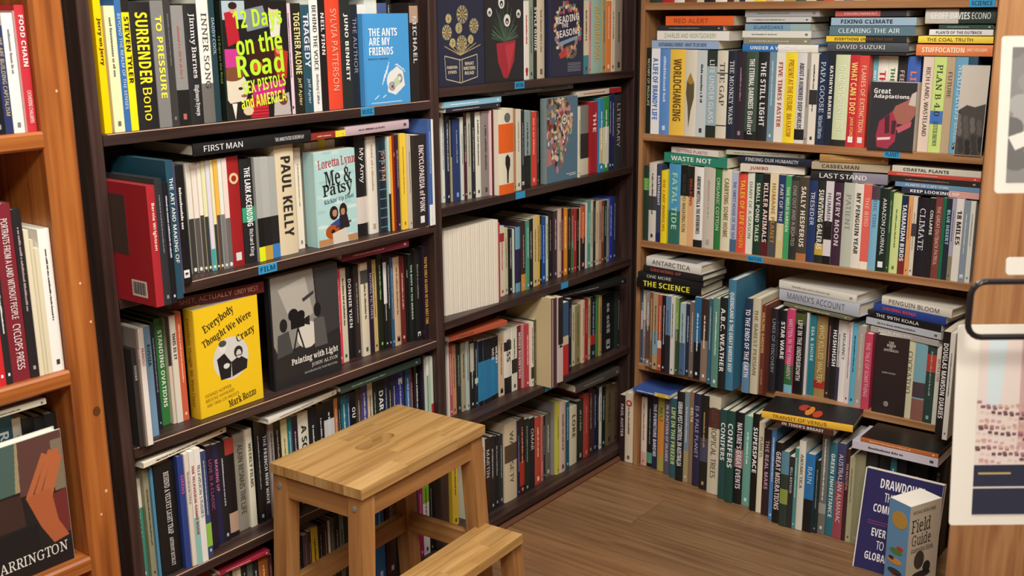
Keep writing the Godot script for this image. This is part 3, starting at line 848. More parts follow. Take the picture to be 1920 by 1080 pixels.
func build_pine_case() -> void:
	var pm := wood("pine", "a05c28", "7a4018", "b87438", 23, 0.4, 0.85)
	var root := thing("bookcase", "orange pine bookcase at the near end of the dark one", "bookcase")
	var z := .12
	part(easedm(Vector3(-1.9400, 0, -.15), Vector3(-1.8820, 2.1, z), 1, .006), "side_panel", pm, root)
	part(easedm(Vector3(-2.86, 0, -.15), Vector3(-2.80, 2.1, z), 1, .006), "side_panel", pm, root)
	part(boxm(Vector3(-2.86, 0, -.158), Vector3(-1.884, 2.1, -.1502), 1), "back_panel", pm, root)
	var k := 0
	for y in [.16, .5088, .8552, 1.2575, 1.62, 1.96]:
		part(easedm(Vector3(-2.7995, y - .0285, -.149), Vector3(-1.9405, y, z - .001), 0, .004, Vector2(k * .4, k * .3)), "shelf", pm, root)
		k += 1
	part(easedm(Vector3(-2.7995, .0, .06), Vector3(-1.9405, .1, .08), 0), "plinth", pm, root)
	for q in [[-1.9, .77, .0075], [-1.905, 1.0, .002], [-1.893, .93, .002], [-1.91, 1.32, .002], [-1.898, .62, .0025], [-1.912, .58, .002]]:
		var st := st_new()
		slab(st, disc_poly(Vector2(q[0], q[1]), q[2], q[2] * 1.2, 12), z - .001, z + .0003)
		part(done(st), "knot", m("5a3214" if q[2] > .005 else "e0b488", .5), root)

func shelf_label(row: String, a: float, y: float, w: float, text: String, label: String) -> void:
	var root := thing("shelf_label", label, "label", "blue shelf labels")
	root.transform = shelf_frame(row) * Transform3D(Basis(), Vector3(a, y - .0195, .0006))
	part(boxm(Vector3(0, 0, 0), Vector3(w, .0185, .0006)), "sticker", m("2f9ad0", .5), root)
	if text: write(root, "label_lettering", text, "16324a", "B", Basis(), Vector3(w / 2, .0092, .0009), w * .8, .0105)

func build_labels() -> void:
	shelf_label("D1", -1.108, 1.2284, .042, "MUSIC", "blue sticker on left dark bay's top shelf edge under the ants book")
	shelf_label("D2", -1.428, .9242, .05, "FILM", "blue sticker on left dark bay's second shelf edge above the red flat book")
	shelf_label("E1", -.536, 1.2541, .042, "WRITING", "blue sticker on right dark bay's top shelf edge")
	shelf_label("E2", -.536, .9594, .042, "", "blue sticker on right dark bay's second shelf edge under the orange book")
	shelf_label("E3", -.322, .6637, .036, "", "blue sticker on right dark bay's third shelf edge")
	shelf_label("E4", -.402, .3708, .036, "", "blue sticker on right dark bay's fourth shelf edge by the thick buff book")
	shelf_label("K0", .99, 1.4529, .06, "SCIENCE", "blue sticker on oak bookcase's top shelf edge near the end board")
	shelf_label("K1", .808, 1.0722, .042, "PLANET", "blue sticker on oak bookcase's second shelf edge below the charcoal cover")
	shelf_label("K2", .432, .7447, .05, "NATURE", "blue sticker on oak bookcase's third shelf edge")

func build_stool() -> void:
	var sm := wood("birch", "c09860", "9c7440", "d6b47c", 41, 0.34, 0.8, 0.25)
	var lm := wood("birchleg", "a57544", "8a5e34", "b88b58", 47, 0.42, 0.7)
	var tones := [Color(1, 1, 1), Color(.95, .94, .92), Color(.98, .97, .94), Color(.91, .89, .86), Color(1, .99, .96), Color(.96, .94, .9)]
	var root := thing("step_stool", "varnished birch step stool with hand slot and a lower step", "stool")
	root.transform = Transform3D(Basis(Vector3.UP, deg_to_rad(3.4)), Vector3(-1.236, 0, .15))
	var L := .432
	var D := .262
	var t := .022
	var top := Node3D.new()
	top.name = "seat_board"
	root.add_child(top)
	# staves: six full ones and a middle one cut by the hand slot
	var rng := RandomNumberGenerator.new()
	rng.seed = 9
	var zs := [-D / 2, -.101, -.069, -.036, -.003, .036, .082, D / 2]
	var i := 0
	for r in 7:
		var z0: float = zs[r]
		var z1: float = zs[r + 1]
		if r == 3:
			for side in [-1.0, 1.0]:
				var poly := PackedVector2Array([Vector2(side * L / 2, -.0165), Vector2(side * L / 2, .0165)])
				for k in 13:
					var an := PI / 2 - PI * k / 12.0
					poly.append(Vector2(side * (.042 + cos(an) * .0165), sin(an) * .0165))
				var st := st_new()
				slab(st, poly, 0, t)
				var ms := done(st)
				var o := part(ms, "stave", m("bd955e", .34), top)
				o.transform = Transform3D(Basis(Vector3(1, 0, 0), -PI / 2), Vector3(0, .5 - t, -.0195))
			continue
		var x := -L / 2
		while x < L / 2 - .001:
			var x1 := minf(x + rng.randf_range(.11, .24), L / 2)
			if L / 2 - x1 < .05: x1 = L / 2
			part(boxm(Vector3(x, .5 - t, z0), Vector3(x1, .5, z1 - .0002), 0, Vector2(rng.randf(), rng.randf())), "stave", tinted(sm, "birch%d" % (i % 6), tones[i % 6]), top)
			i += 1
			x = x1
	# splayed legs
	for sx in [-1.0, 1.0]:
		var st := st_new()
		beam(st, Vector3(sx * .222, 0, -.112), Vector3(sx * .19, .5 - t, -.108), .04, .038)
		part(done(st), "leg", lm, root)
		st = st_new()
		beam(st, Vector3(sx * .222, 0, .116), Vector3(sx * .19, .5 - t, .106), .04, .038, Vector2(.4, .3))
		part(done(st), "leg", lm, root)
		# short front leg under the step
		st = st_new()
		beam(st, Vector3(sx * .222, 0, .215), Vector3(sx * .205, .25 - t, .205), .04, .038, Vector2(.2, .6))
		part(done(st), "leg", lm, root)
		# side apron under the top, lower side rail carrying the step
		part(boxm(Vector3(sx * .195 - .011, .425, -.091), Vector3(sx * .195 + .011, .5 - t, .089), 2), "apron", lm, root)
		part(boxm(Vector3(sx * .207 - .011, .178, -.095), Vector3(sx * .207 + .011, .222, .188), 2, Vector2(.3, .2)), "rail", lm, root)
		for zz in [-.108, .106]:
			var stb := st_new()
			slab(stb, disc_poly(Vector2.ZERO, .006, .006, 12), 0, .0016)
			var o := part(done(stb), "bolt_head", m("8c8c88", .3, .8), root)
			o.transform = Transform3D(Basis(Vector3.UP, sx * PI / 2), Vector3(sx * .2125, .452, zz))
	part(boxm(Vector3(-.176, .425, -.121), Vector3(.176, .5 - t, -.099), 0), "apron", lm, root)
	part(boxm(Vector3(-.176, .425, .097), Vector3(.176, .5 - t, .119), 0, Vector2(.4, .5)), "apron", lm, root)
	part(boxm(Vector3(-.19, .178, -.121), Vector3(.19, .222, -.1), 0, Vector2(.1, .8)), "rail", lm, root)
	var step := Node3D.new()
	step.name = "step_board"
	root.add_child(step)
	i = 2
	for r in 4:
		var z0 := .118 + r * .029
		var x := -.216
		while x < .215:
			var x1 := minf(x + rng.randf_range(.12, .26), .216)
			if .216 - x1 < .05: x1 = .216
			part(boxm(Vector3(x, .25 - t, z0), Vector3(x1, .25, z0 + .0288), 0, Vector2(rng.randf(), rng.randf())), "stave", tinted(sm, "birch%d" % (i % 6), tones[i % 6]), step)
			i += 1
			x = x1

func build_rack() -> void:
	# card rack standing in the aisle, before the end of the neighbouring case
	var fr := Transform3D(Basis(Vector3.UP, deg_to_rad(-52.46)), Vector3(-1.602, 0, 1.4498))
	var rack := thing("card_rack", "black wire card rack with a rounded wire loop beside the oak board", "rack")
	rack.transform = fr
	var st := st_new()
	var loop := []
	var y0 := 1.073
	var y1 := 1.138
	for c in [[.022, y1 - .016, PI / 2], [.022, y0 + .016, PI], [.15, y0 + .016, PI * 1.5], [.15, y1 - .016, 0.0]]:
		for k in 6:
			var an: float = c[2] + PI / 2 * k / 5.0
			loop.append(Vector3(c[0] + cos(an) * .016, c[1] + sin(an) * .016, .035))
	tube(st, loop, .0036, 8, true)
	part(done(st), "wire_loop", m("1b1b1e", .35), rack)
	st = st_new()
	tube(st, [Vector3(.2, 0, -.02), Vector3(.2, 1.5, -.02)], .012, 10)
	part(done(st), "pole", m("1b1b1e", .35), rack)
	st = st_new()
	tube(st, [Vector3(.2, 1.1, -.02), Vector3(.16, 1.1, .0), Vector3(.155, 1.1, .034)], .004, 8)
	part(done(st), "arm", m("1b1b1e", .35), rack)
	st = st_new()
	slab(st, disc_poly(Vector2(.2, 0), .16, .16, 24), 0, .012)
	part(done(st), "base", m("1b1b1e", .4), rack).transform = Transform3D(Basis(Vector3(1, 0, 0), -PI / 2), Vector3(0, 0, -.02))
	# cards
	var cards := [
		["postcard", "white-bordered black-and-white photo card at the picture's edge", .028, 1.236, .11, .172, 0],
		["postcard", "tall white card printed with pink and navy picture below the wire loop", .012, .832, .15, .245, 1],
		["postcard", "cream card edge showing just above the wire loop", .05, 1.142, .1, .02, 2],
	]
	for cd in cards:
		var root := thing(cd[0], cd[1], "card", "cards in the wire rack")
		root.transform = fr * Transform3D(Basis(Vector3(1, 0, 0), deg_to_rad(-6.0)), Vector3(cd[2], cd[3], .02))
		var w: float = cd[4]
		var h: float = cd[5]
		var poly := PackedVector2Array()
		for q in [[w - .004, .004, -PI / 2], [w - .004, h - .004, 0.0], [.004, h - .004, PI / 2], [.004, .004, PI]]:
			for k in 4: poly.append(Vector2(q[0] + cos(q[2] + PI / 2 * k / 3.0) * .004, q[1] + sin(q[2] + PI / 2 * k / 3.0) * .004))
		var s2 := st_new()
		slab(s2, poly, -.0012, 0)
		part(done(s2), "card", m("e6e3d8", .6), root)
		var art: Canvas = null
		if cd[6] == 0:
			art = Canvas.new(120, 180, "8a8a88")
			for i in 30: art.ell(fmod(i * .37, 1), fmod(i * .61, 1), .16, .08, ["7c7c7a", "949492", "a6a6a2", "6e6e6c"][i % 4])
			art.poly([.0, .66, .3, .6, .34, .7, .1, .76], "e2e0d8"); art.poly([.2, .44, .5, .4, .46, .52, .2, .54], "b8b6b0"); art.ell(.7, .3, .2, .12, "5c5c5a")
		elif cd[6] == 1:
			art = Canvas.new(120, 190, "e2d6d0")
			art.poly([.1, .0, .3, .0, .24, .4, .1, .4], "cfe0e4"); art.rect(.45, .0, .55, .62, "c8a8a4"); art.rect(.72, .0, .8, .6, "caa6a6")
			for i in 240:
				var px := fmod(i * .618, 1.0)
				art.rect(px, .36 + fmod(i * .0377, .34), px + .05, .376 + fmod(i * .0377, .34), ["a8747a", "c89aa0", "dcc4bc", "7a5458", "d0b09a", "e4d8d0", "5c4448"][i % 7])
			art.rect(0, .72, 1, 1, "2f3446"); art.rect(0, .84, 1, .855, "d8d4cc"); art.rect(.05, .76, .4, .775, "c8b070")
		if art:
			var qd := QuadMesh.new()
			var inset := .012
			qd.size = Vector2(w - inset * (2.0 if cd[6] == 0 else 3.2), h - inset * 2.0)
			var mt := StandardMaterial3D.new()
			mt.albedo_texture = art.tex()
			mt.roughness = .4
			part(qd, "picture_print", mt, root).position = Vector3(w / 2 + (0.0 if cd[6] == 0 else inset * .6), h / 2, .0004)

func cam_basis() -> Basis:
	var yw := deg_to_rad(CAM_YAW)
	var pt := deg_to_rad(CAM_PITCH)
	var f := Vector3(cos(yw) * cos(pt), -sin(pt), -sin(yw) * cos(pt))
	var r := f.cross(Vector3.UP).normalized()
	var u := r.cross(f)
	var rl := deg_to_rad(CAM_ROLL)
	var r2 := r * cos(rl) + u * sin(rl)
	var u2 := -r * sin(rl) + u * cos(rl)
	return Basis(r2, u2, -f)

func _ready() -> void:
	var cam := Camera3D.new()
	cam.name = "camera"
	cam.fov = 29.028
	cam.near = 0.05
	cam.far = 30.0
	add_child(cam)
	cam.transform = Transform3D(cam_basis(), CAM_POS)
	cam.current = true
	var lens := CameraAttributesPhysical.new()
	lens.frustum_focal_length = 46.35
	lens.frustum_near = 0.05
	lens.frustum_far = 30.0
	lens.frustum_focus_distance = 2.75
	lens.exposure_aperture = 11.6
	cam.attributes = lens
	var we := WorldEnvironment.new()
	we.name = "world"
	var e := Environment.new()
	e.background_mode = Environment.BG_COLOR
	e.background_color = Color(0.02, 0.02, 0.02)
	e.tonemap_mode = Environment.TONE_MAPPER_LINEAR
	e.tonemap_exposure = EXPOSURE
	e.sdfgi_enabled = true
	e.ssao_enabled = true
	e.ssil_enabled = true
	we.environment = e
	add_child(we)
	# the shop's ceiling panels, above and behind the photographer
	ceiling_lamp(Vector3(-1.75, 2.73, 1.25), 1.2, .6, LAMP, Color(1.0, .975, .94), "flat ceiling light panel over the stool")
	ceiling_lamp(Vector3(-3.2, 2.73, 2.2), 1.2, .6, LAMP, Color(1.0, .975, .94), "flat ceiling light panel behind the photographer")
	build_room()
	build_dark_case()
	build_oak_case()
	build_pine_case()
	build_stool()
	for row in BOOKS: build_row(row)
	build_face_books()
	build_labels()
	build_rack()

const LAMP := 7.2

const BOOKS := {
	"P1": [
		"-2013.5,18.2,164.9,14,110,1257.5|pb|16181e|999||",
		"-1995,13.9,166.2,14,110,1257.5|pb,t|24305c|c8b890|WE ARE BUILDING CAPITALISM|",
		"-1980.7,18.4,185.3,14,122.3,1257.5|hc|d9dbd9|777||",
		"-1961.9,3.9,188.4,14,124.3,1257.5|pb|b88a88|666||",
		"-1957.7,16.2,197.2,14,130.2,1257.5|hc,t|bb2a36|f3dcd8|FOOD CHAIN|CATHERINE CHALMERS",
	],
	"P2": [
		"-2056.3,11.7,283.9,14,175,855.2|hc|c8242c|fff||",
		"-2044.2,11.4,290.6,14,175,855.2|hc|1a1a1c|eee||",
		"-2032.4,29.8,294.3,14,175,855.2|hc,t|7a2430|f0e6e4|PORTRAITS FROM A LAND WITHOUT PEOPLE|CYCLOPS PRESS",
		"-2002.2,15.5,282.3,14,175,855.2|hc|1d1b1e|a99||",
		"-1986.4,8.5,247.1,14,163.1,855.2|pb|d8d0b4|555||",
		"-1977.5,5.9,229.9,14,151.8,855.2|pb|d2caac|666||",
		"-1971.2,8.6,214.4,14,141.5,855.2|pb|d6ceb2|666||",
		"-1962.2,20.7,243.9,14,161,855.2|hc|e9e8e2|333||",
	],
	"P3": [
		"-2053.8,32.9,295.4,60,175,508.8|hc|2c5a68|dee|RUPERT|",
		"-2020.6,15,269.4,60,175,508.8|hc|cfcbb8|665||",
		"-2005.1,22.7,263.4,60,173.8,508.8|hc|1a1c1e|ddd|GUN|",
		"-1982,19.4,260.6,60,172,508.8|hc|24262a|888||",
		"-1962.2,20.7,259.2,60,171.1,508.8|hc|2a2c30|888||",
		"-2098.1,116.7,9.8,14,110,804.6,-0.0|pb|cfc9b4|555||",
	],
	"D1": [
		"-1745.7,15,240,12,158.4,1228.4|pb,B|fc0|221|Jerry on Jerry|",
		"-1725.3,21.7,225,12,148.5,1228.4|pb|e6e4b4|666||",
		"-1703.2,13,237,12,156.4,1228.4|pb|2f68a8|cde|BEYOND THE REALM OF THE SENSES|",
		"-1689.8,15.7,237,12,156.4,1228.4|pb,B,b=222:.9:1|fde31a|111|STEVEN TYLER|",
		"-1673.7,45.1,231,12,152.5,1228.4|hc,B,t|1d1d1f|ffe81a|SURRENDER|Bono",
		"-1628.2,27.9,234,12,154.4,1228.4|pb|7b7b79|fe4|TO PRESSURE|",
		"-1599.9,15.4,243,12,160.4,1228.4|pb|3a3a3a|777||",
		"-1584.1,27.4,225,12,148.5,1228.4|pb,b=181818:0:.3|8a8a88|a65||",
		"-1556.3,31.7,228,12,150.5,1228.4|hc,S|1b1b1d|fff|Jimmy Barnes|Highways Byways",
		"-1524.2,27.1,240,12,158.4,1228.4|hc,S,b=6d6a66:0:.32,t|e9e9de|333|INNER SONG|",
		"-1496.7,13.6,237,12,156.4,1228.4|pb|1c3b44|bcd|DADDY COOL|",
		"-1301.9,13.2,228,12,150.5,1228.4|pb|e3c7d6|413||",
		"-1288.3,27.4,228,12,150.5,1228.4|pb,B,t|24241f|e8dc9a|TOGETHER ALONE|Jeff Apter",
		"-1260.6,24.2,225,12,148.5,1228.4|pb,B,t|27505f|dde|TRAGEDY|Jeff Apter",
		"-1236,24.2,243,12,160.4,1228.4|pb|e9ece8|222|BEHIND THE VOICE|Anthony Callea",
		"-1211.4,20.6,243,12,160.4,1228.4|pb|201c1d|ddd|NEIL FINN|",
		"-1190.4,43.3,243,12,160.4,1228.4|hc|e5492f|f3b79a|SYLVIA PATTERSON|",
		"-1146.6,28.9,234,12,154.4,1228.4|pb|202825|eee|JUNO BENNETT|",
		"-1117.3,23.6,225,12,148.5,1228.4|pb|222833|99a|THE AUTHOR|",
		"-1060.8,23.1,225,45,148.5,1228.4|pb|eceae4|444|IF|",
		"-1037.3,30.9,237,45,156.4,1228.4|pb|dfe6e0|889||",
		"-1006,8.4,240,45,158.4,1228.4|pb|ece6d0|665||",
		"-997.2,31.7,228,45,150.5,1228.4|pb|4a5c8e|eee||",
		"-965.1,14.1,243,45,160.4,1228.4|pb|18181a|ccc||",
		"-950.7,27,225,45,148.5,1228.4|pb|1c1a1a|eee|THE|",
		"-923.2,28.9,228,12,150.5,1228.4|pb,b=b89a84:.8:.97|262120|ccc|MICHAEL|",
	],
	"D2": [
		"-1757.5,16.8,220.9,-115,145.8,924.2|hc,art|a5222c|f0d8c8|Bernie Wrightson|",
		"-1740.4,15.7,230.8,-115,152.3,924.2|hc|22262b|889||",
		"-1724.3,12,222.1,-115,146.6,924.2|hc|15181c|ccd||",
		"-1700.5,15.7,257.2,-95.9,169.8,924.2|hc|1f4a5c|fff|THE ART AND MAKING OF|",
		"-1667,5.7,248.6,-67.5,164.1,924.2|pb|4a4468|ccd||",
		"-1624,25.6,232.3,-8.2,153.3,924.2|hc,sq=eee|17181a|ddd||",
		"-1554,11.8,225.5,49,148.8,924.2|pb,b=3a3836:0:.5,dot|e6e2d4|555||",
		"-1541.8,11.5,225.4,46.2,148.8,924.2|pb,b=55504c:0:.5,dot|e8dcd0|555||",
		"-1529.9,8.4,225.5,43.5,148.8,924.2|pb,b=453f3a:0:.52,dot|ebe7da|555||",
		"-1521.2,8.6,226.8,41.1,149.7,924.2|pb,b=33383a:0:.5,dot|e5e2b0|555||",
		"-1512.2,9,227,38.7,149.8,924.2|pb,b=3fa4a4:0:.2,dot|dcd8e4|555||",
		"-1502.8,6.6,227.3,36.6,150,924.2|pb,b=2c3a40:0:.42,dot|e6e4b8|555||",
		"-1495.8,8.3,227.7,34.5,150.3,924.2|pb,b=4a4446:0:.5,dot|f0b545|555||",
		"-1487.2,8.9,227.9,32.1,150.4,924.2|pb,b=777:0:.5,dot|dfe8dc|555||",
		"-1477.8,12,227.9,30.8,150.4,924.2|pb,b=6a6866:0:.46,dot|ecd8d0|555||",
		"-1465.4,32,229.7,32.6,151.6,924.2|hc,disc=d8c890:.8,sq=ddd|9c1c20|e8d8a0||",
		"-1433,32.1,220.8,30.8,145.7,924.2|hc,b=2f9f78:.4:.54,t|16181a|fff|THE LARK ASCENDING|Richard King",
		"-1400.5,15.7,220.8,24.3,145.7,924.2|pb,b=1a1a1a:.14:.42,b=e6f01e:0:.14|a9aba9|333||",
		"-1384.4,21.9,219.6,26.2,145,924.2|pb,b=1a1a1a:.14:.42,b=c8a040:0:.14|b0b2b0|333||",
		"-1362.1,22.9,218,29.4,143.9,924.2|pb,b=1a1a1a:.14:.42,b=3c80c4:0:.14|a5aaa6|333||",
		"-1338.7,52.6,241.2,29.6,159.2,924.2|hc,B|decfae|222|PAUL KELLY|",
		"-1265.4,18.8,225.9,53.2,149.1,924.2|pb|e9e1ce|887||",
		"-1218.3,20.6,230.6,70,152.2,924.2|pb|e6e2d2|666||",
		"-1197.3,20.5,230.9,70,152.4,924.2|pb|c8ccb0|666||",
		"-1176.4,20.8,242.6,70,160.1,924.2|pb,b=e8e020:.86:.99|e8c89a|333|B|",
		"-1155.3,29.6,231.1,70,152.5,924.2|pb|d8d2c2|666||",
		"-1125.4,37.3,231.2,70,152.6,924.2|pb,b=333:.86:1|ddd8cc|555||",
		"-1087.7,34.9,242,45.2,159.7,924.2|hc,b=d8cfc6:.12:.38|19191a|eee|My Amy|",
		"-1052.4,30.5,230.5,40.9,152.1,924.2|hc|e6e2d6|b8a888||",
		"-1021.5,23.3,226.8,32.8,149.7,924.2|hc,lines=4f8f9a|1d2a38|ea8|SYSTEM|",
		"-997.8,6.7,226.8,27.1,149.7,924.2|pb,b=222:0:.4|bfe0dc|333||",
		"-990.8,5.4,227.5,24.5,150.2,924.2|pb|f2a321|511||",
		"-985,5.9,228.3,22.3,150.7,924.2|pb|8e2a1a|ec9|RED|",
		"-978.8,10.8,230,19.5,151.8,924.2|pb|2c1c38|caa||",
		"-967.6,18.7,231.3,14.5,152.7,924.2|pb|f2cf3e|a80||",
		"-948.5,10.8,228.8,8.5,151,924.2|pb|c9c1b1|665||",
		"-937.3,46.3,225.2,-2.3,148.6,924.2|hc,B,sq=eee,t|2c2524|f3e6ea|ENCYCLOPAEDIA of PUNK|",
		"-890.7,12.7,259.7,-6,171.4,924.2|hc,b=eee:0:.2|4262a2|cde||",
		"-877.6,7.1,258.8,-6,170.8,924.2|pb|ecefe8|667||",
		"-1556.5,309,25,14,210,1165.8,-0.0|hc,t|17191b|e8e8ea|FIRST MAN|THE ANNOTATED SCREENPLAY",
		"-1247.1,102.6,14,14,110,1167.2,-0.0|pb,e=e8dc30|8c2c22|e0b090||",
		"-1144.7,210,20.8,14,138.6,1166.6,-0.0|hc|c8b2ba|5a4650||",
	],
	"D3": [
		"-1748,9.7,197.9,-4.9,130.6,624.1|hc,art|2c2826|ddd|DOSSER|",
		"-1737.9,4.6,237.1,-10.7,156.5,624.1|pb|8b7f76|eee|ZOHER OF|",
		"-1733,11.8,236,-10.2,155.8,624.1|pb|e6e0d8|a33|MANSO|",
		"-1699.6,15,226.5,22.5,149.5,624.1|pb|6f93b0|234|RUSSIA|",
		"-1668.8,10,223.6,46.1,147.5,624.1|pb|1c2433|99a||",
		"-1651.1,19.4,225.3,57.5,148.7,624.1|hc|2f7a3c|e8f0e0|STANDING OVATIONS|",
		"-1631.3,7.3,224.7,48.9,148.3,624.1|pb,b=2a2422:.55:1|d3c3ae|422||",
		"-1623.6,14.1,227.1,45.8,149.9,624.1|pb|dcd7c8|333|THIS IS IT|",
		"-1609.1,14.9,230.8,46.4,152.3,624.1|pb|c85c40|f5c8a0||",
		"-1158.4,16.3,231.6,56.6,152.8,624.1|pb|e23a50|fbb||",
		"-1141.8,19.5,230.1,59.1,151.9,624.1|pb|d3cfb8|443||",
		"-1116,20.5,227.8,66.1,150.3,624.1|hc|1b191b|ddd|DONNIE YUEN|",
		"-1095.2,16.1,228.7,60,150.9,624.1|hc|2b2223|998||",
		"-1078.7,24.3,231.9,53.6,153.1,624.1|hc,b=4a4a48:.78:.92|dcd4bc|554||",
		"-1049.9,15.4,231.8,58.4,153,624.1|pb,t|2a1d33|c8b8e0|MOVING PICTURES|",
		"-1034.2,15.1,231.1,60.5,152.5,624.1|pb|c9b172|543||",
		"-1018.7,16.5,256.5,56.9,169.3,624.1|pb|1c2418|9c8||",
		"-1001.8,11.1,231.3,53.6,152.7,624.1|pb,b=ddd:.5:.95|171719|eee||",
		"-990.4,10.1,230.7,52.1,152.3,624.1|pb|1a1a1a|ccc||",
		"-980,9.9,230.2,50.8,152,624.1|pb|2b587a|bcd||",
		"-969.7,21.3,227.3,49.6,150,624.1|hc,sq=865|cdaf92|864||",
		"-944.1,18.3,223.5,53.8,147.5,624.1|pb|6b2320|eba||",
		"-925.5,5.8,225.7,49.4,149,624.1|pb|151517|eee|MURDER|",
		"-919.3,13,225.9,44.3,149.1,624.1|pb,t|18221c|bfe0c8|THE BODY IN THE MIRROR|",
		"-905.9,18.2,237.5,36.5,156.7,624.1|hc,sq=eee|171515|888||",
		"-887.4,16.9,242.3,25.8,159.9,624.1|hc,B,t|241a24|d9a850|YOU'RE ONLY AS GOOD AS YOUR NEXT ONE|",
		"-1605.7,214.4,24.7,45,141.5,855.3,-9.0|pb|5e1722|d2a27e|SHIT, ACTUALLY|LINDY WEST",
		"-1167.1,213.5,19.1,14,140.9,881,-2.7|hc|6a1c2c|b08a8a||",
	],
	"D4": [
		"-1747.8,17.7,218.8,35.8,144.4,324|pb,b=e4dccb:.72:1|3f8f78|dee||",
		"-1729.7,12.7,237.5,25.3,156.8,324|hc|8f8b6e|443||",
		"-1716.6,6.3,240.3,20.2,158.6,324|pb|4f86a8|234||",
		"-1710,49,241.9,15.2,159.6,324|hc,S,t|151617|f2f2f0|BEHIND A VELVET LIGHT TRAP|ANTHONY BUCKLEY",
		"-1660.6,14.2,247,7.1,163,324|hc|2b3f86|c45ab0|SIRENS|",
		"-1646,10.2,248.9,4.2,164.3,324|pb|ddd5c6|433|TELEVISION STYLE|",
		"-1635.4,12.3,250.3,2.2,165.2,324|pb,b=8cc4c0:0:.42|e6e4dc|a33|THE TELEVISION GENRE BOOK|",
		"-1622.7,14.5,252.2,1.8,166.5,324|pb,t|e9e8e2|333|TELEVISION STUDIES|",
		"-1602.6,13.5,238.4,9.7,157.3,324|pb,b=8fc04a:.1:.32|33456f|ddd||",
		"-1575.3,16.1,236.5,28.7,156.1,324|pb|241a2c|b05a90|LOVE IS A CLASSIC|",
		"-1553,15,230,37.3,151.8,324|pb|242346|d8708a|MAKING UP|",
		"-1537.6,17.7,229.2,37.5,151.3,324|hc|17171a|bbc||",
		"-1519.5,26.6,229.8,41.8,151.7,324|hc,b=a23b34:.84:1,b=b79a84:.05:.25|1e1a1a|ddd||",
		"-1485.1,28.7,227.1,51.9,149.9,324|hc|8d877b|443|ALAIN RESNAIS THE LIFE|",
		"-1456,17.2,231.5,46.4,152.8,324|hc|dcd8c4|665|WEEKLY FILMS|",
		"-1433.2,19.1,244.8,45.6,161.5,324|hc|151617|999||",
		"-1413.7,18.1,227.2,48.2,150,324|hc|161718|ccc|THE FRENCH NEW WAVE|",
		"-1395.1,14,226.4,42.8,149.5,324|hc|99908c|433||",
		"-1380.7,20.8,224.9,42.9,148.4,324|hc|1d1715|987||",
		"-1359.4,18.1,223.7,43,147.7,324|pb|d8cf9c|876||",
		"-1341,13.6,222.8,43.1,147,324|pb|1f7a82|cdd||",
		"-1327,17.7,222.7,43.2,147,324|pb|2c1d30|caa||",
		"-1308.9,33.2,223.4,44.2,147.4,324|hc|dbd7c5|222|A SOUR|",
		"-1275.3,28.6,225.6,45.8,148.9,324|hc|161618|ccc||",
		"-1246.3,22.2,225.3,47,148.7,324|hc|171717|bbb||",
		"-1223.7,32.8,225,48.4,148.5,324|pb,b=ccc:.3:.8|141416|ddd||",
		"-1190.5,12.5,224.7,49.4,148.3,324|pb|b56e3c|fdb||",
		"-1177.6,10.4,224.3,49.9,148,324|pb|23232c|999||",
		"-1166.7,18.6,224.1,49.2,147.9,324|pb|1f6e84|cee||",
		"-1147.8,10.2,223.6,49.8,147.6,324|pb|2a4c80|cde||",
		"-1137.2,22.8,223.1,50.7,147.3,324|hc|17181a|eee|OU|",
		"-1114,16.8,225.5,51.7,148.8,324|pb|4b3a33|cba||",
		"-1096.9,23.6,228,52.7,150.5,324|hc|4b4884|ccd||",
		"-1072.9,17.2,230.6,53.5,152.2,324|pb|dcc5aa|543||",
		"-1055.4,15.2,246.6,53.9,162.8,324|pb|1c2a20|aba||",
		"-1039.8,24.2,230.4,53.2,152.1,324|hc,B|1b1b1b|eee|DARKER|",
		"-1015.3,14.4,229.5,53.6,151.4,324|pb|1d2346|bcd||",
		"-1000.5,13,228.8,53.8,151,324|pb|1f1d1a|dc9||",
		"-987.2,18.5,228.2,54.2,150.6,324|pb|252a5e|ccd||",
		"-968.3,27,227.3,54.6,150,324|hc,sq2=ddd|2c3186|bbd||",
		"-941,5.4,226.7,54.9,149.6,324|pb|1a1a1a|888||",
		"-935.2,18.1,225.9,55.1,149.1,324|pb|2a6496|bdf||",
		"-916.8,9.1,224.7,55.3,148.3,324|pb|7a2c30|caa||",
		"-907.3,18.3,243.4,49.8,160.6,324|mg|18191b|ddd||",
		"-888.6,5.4,253.8,36.9,167.5,324|mg|241a2a|c8a||",
		"-882.8,3.6,254.2,27.3,167.8,324|mg,b=3f9a50:.4:.8|e8e8e0|333||",
		"-878.8,8.3,254.2,17.8,167.8,324|mg,b=b02c34:.1:.5|cfd8c8|333||",
		"-1742,223,11.2,14,147.2,576.7,6.9|pb|e6dfcb|333||",
		"-1426.6,226.7,12.5,14,210,569.2,5.9|hc|dad8ce|888||",
		"-1196.7,279.2,17.5,14,175,571,0.3|hc|2c4038|7a9080||",
	],
	"D5": [
		"-1579.8,24.6,234.9,30,155,30|pb|c2502c|fca||",
		"-1554.9,16.2,231.8,30,153,30|pb|5c6a68|ccc||",
		"-1538.2,8,230.5,30,152.1,30|pb|2c2422|999||",
		"-1529.8,12.3,229.4,30,151.4,30|pb|c9b78c|543||",
		"-1517.2,9.5,228.3,30,150.7,30|pb|dcd4be|543||",
		"-1507.2,16.8,226.9,30,149.8,30|hc|22261f|999||",
		"-1490,14.1,225.3,30,148.7,30|pb|5c6258|ccc||",
		"-1475.5,17.2,223.6,30,147.6,30|hc|26242e|ddd||",
		"-1457.9,26.4,221.3,30,146.1,30|hc|b0662c|fd9||",
		"-1431.1,11.7,219.3,30,144.8,30|pb|5a2c30|caa||",
		"-1352.4,25.5,221.8,30,146.4,30|hc|161814|787||",
		"-1326.5,15.8,225.7,30,148.9,30|pb|5a4a48|b66||",
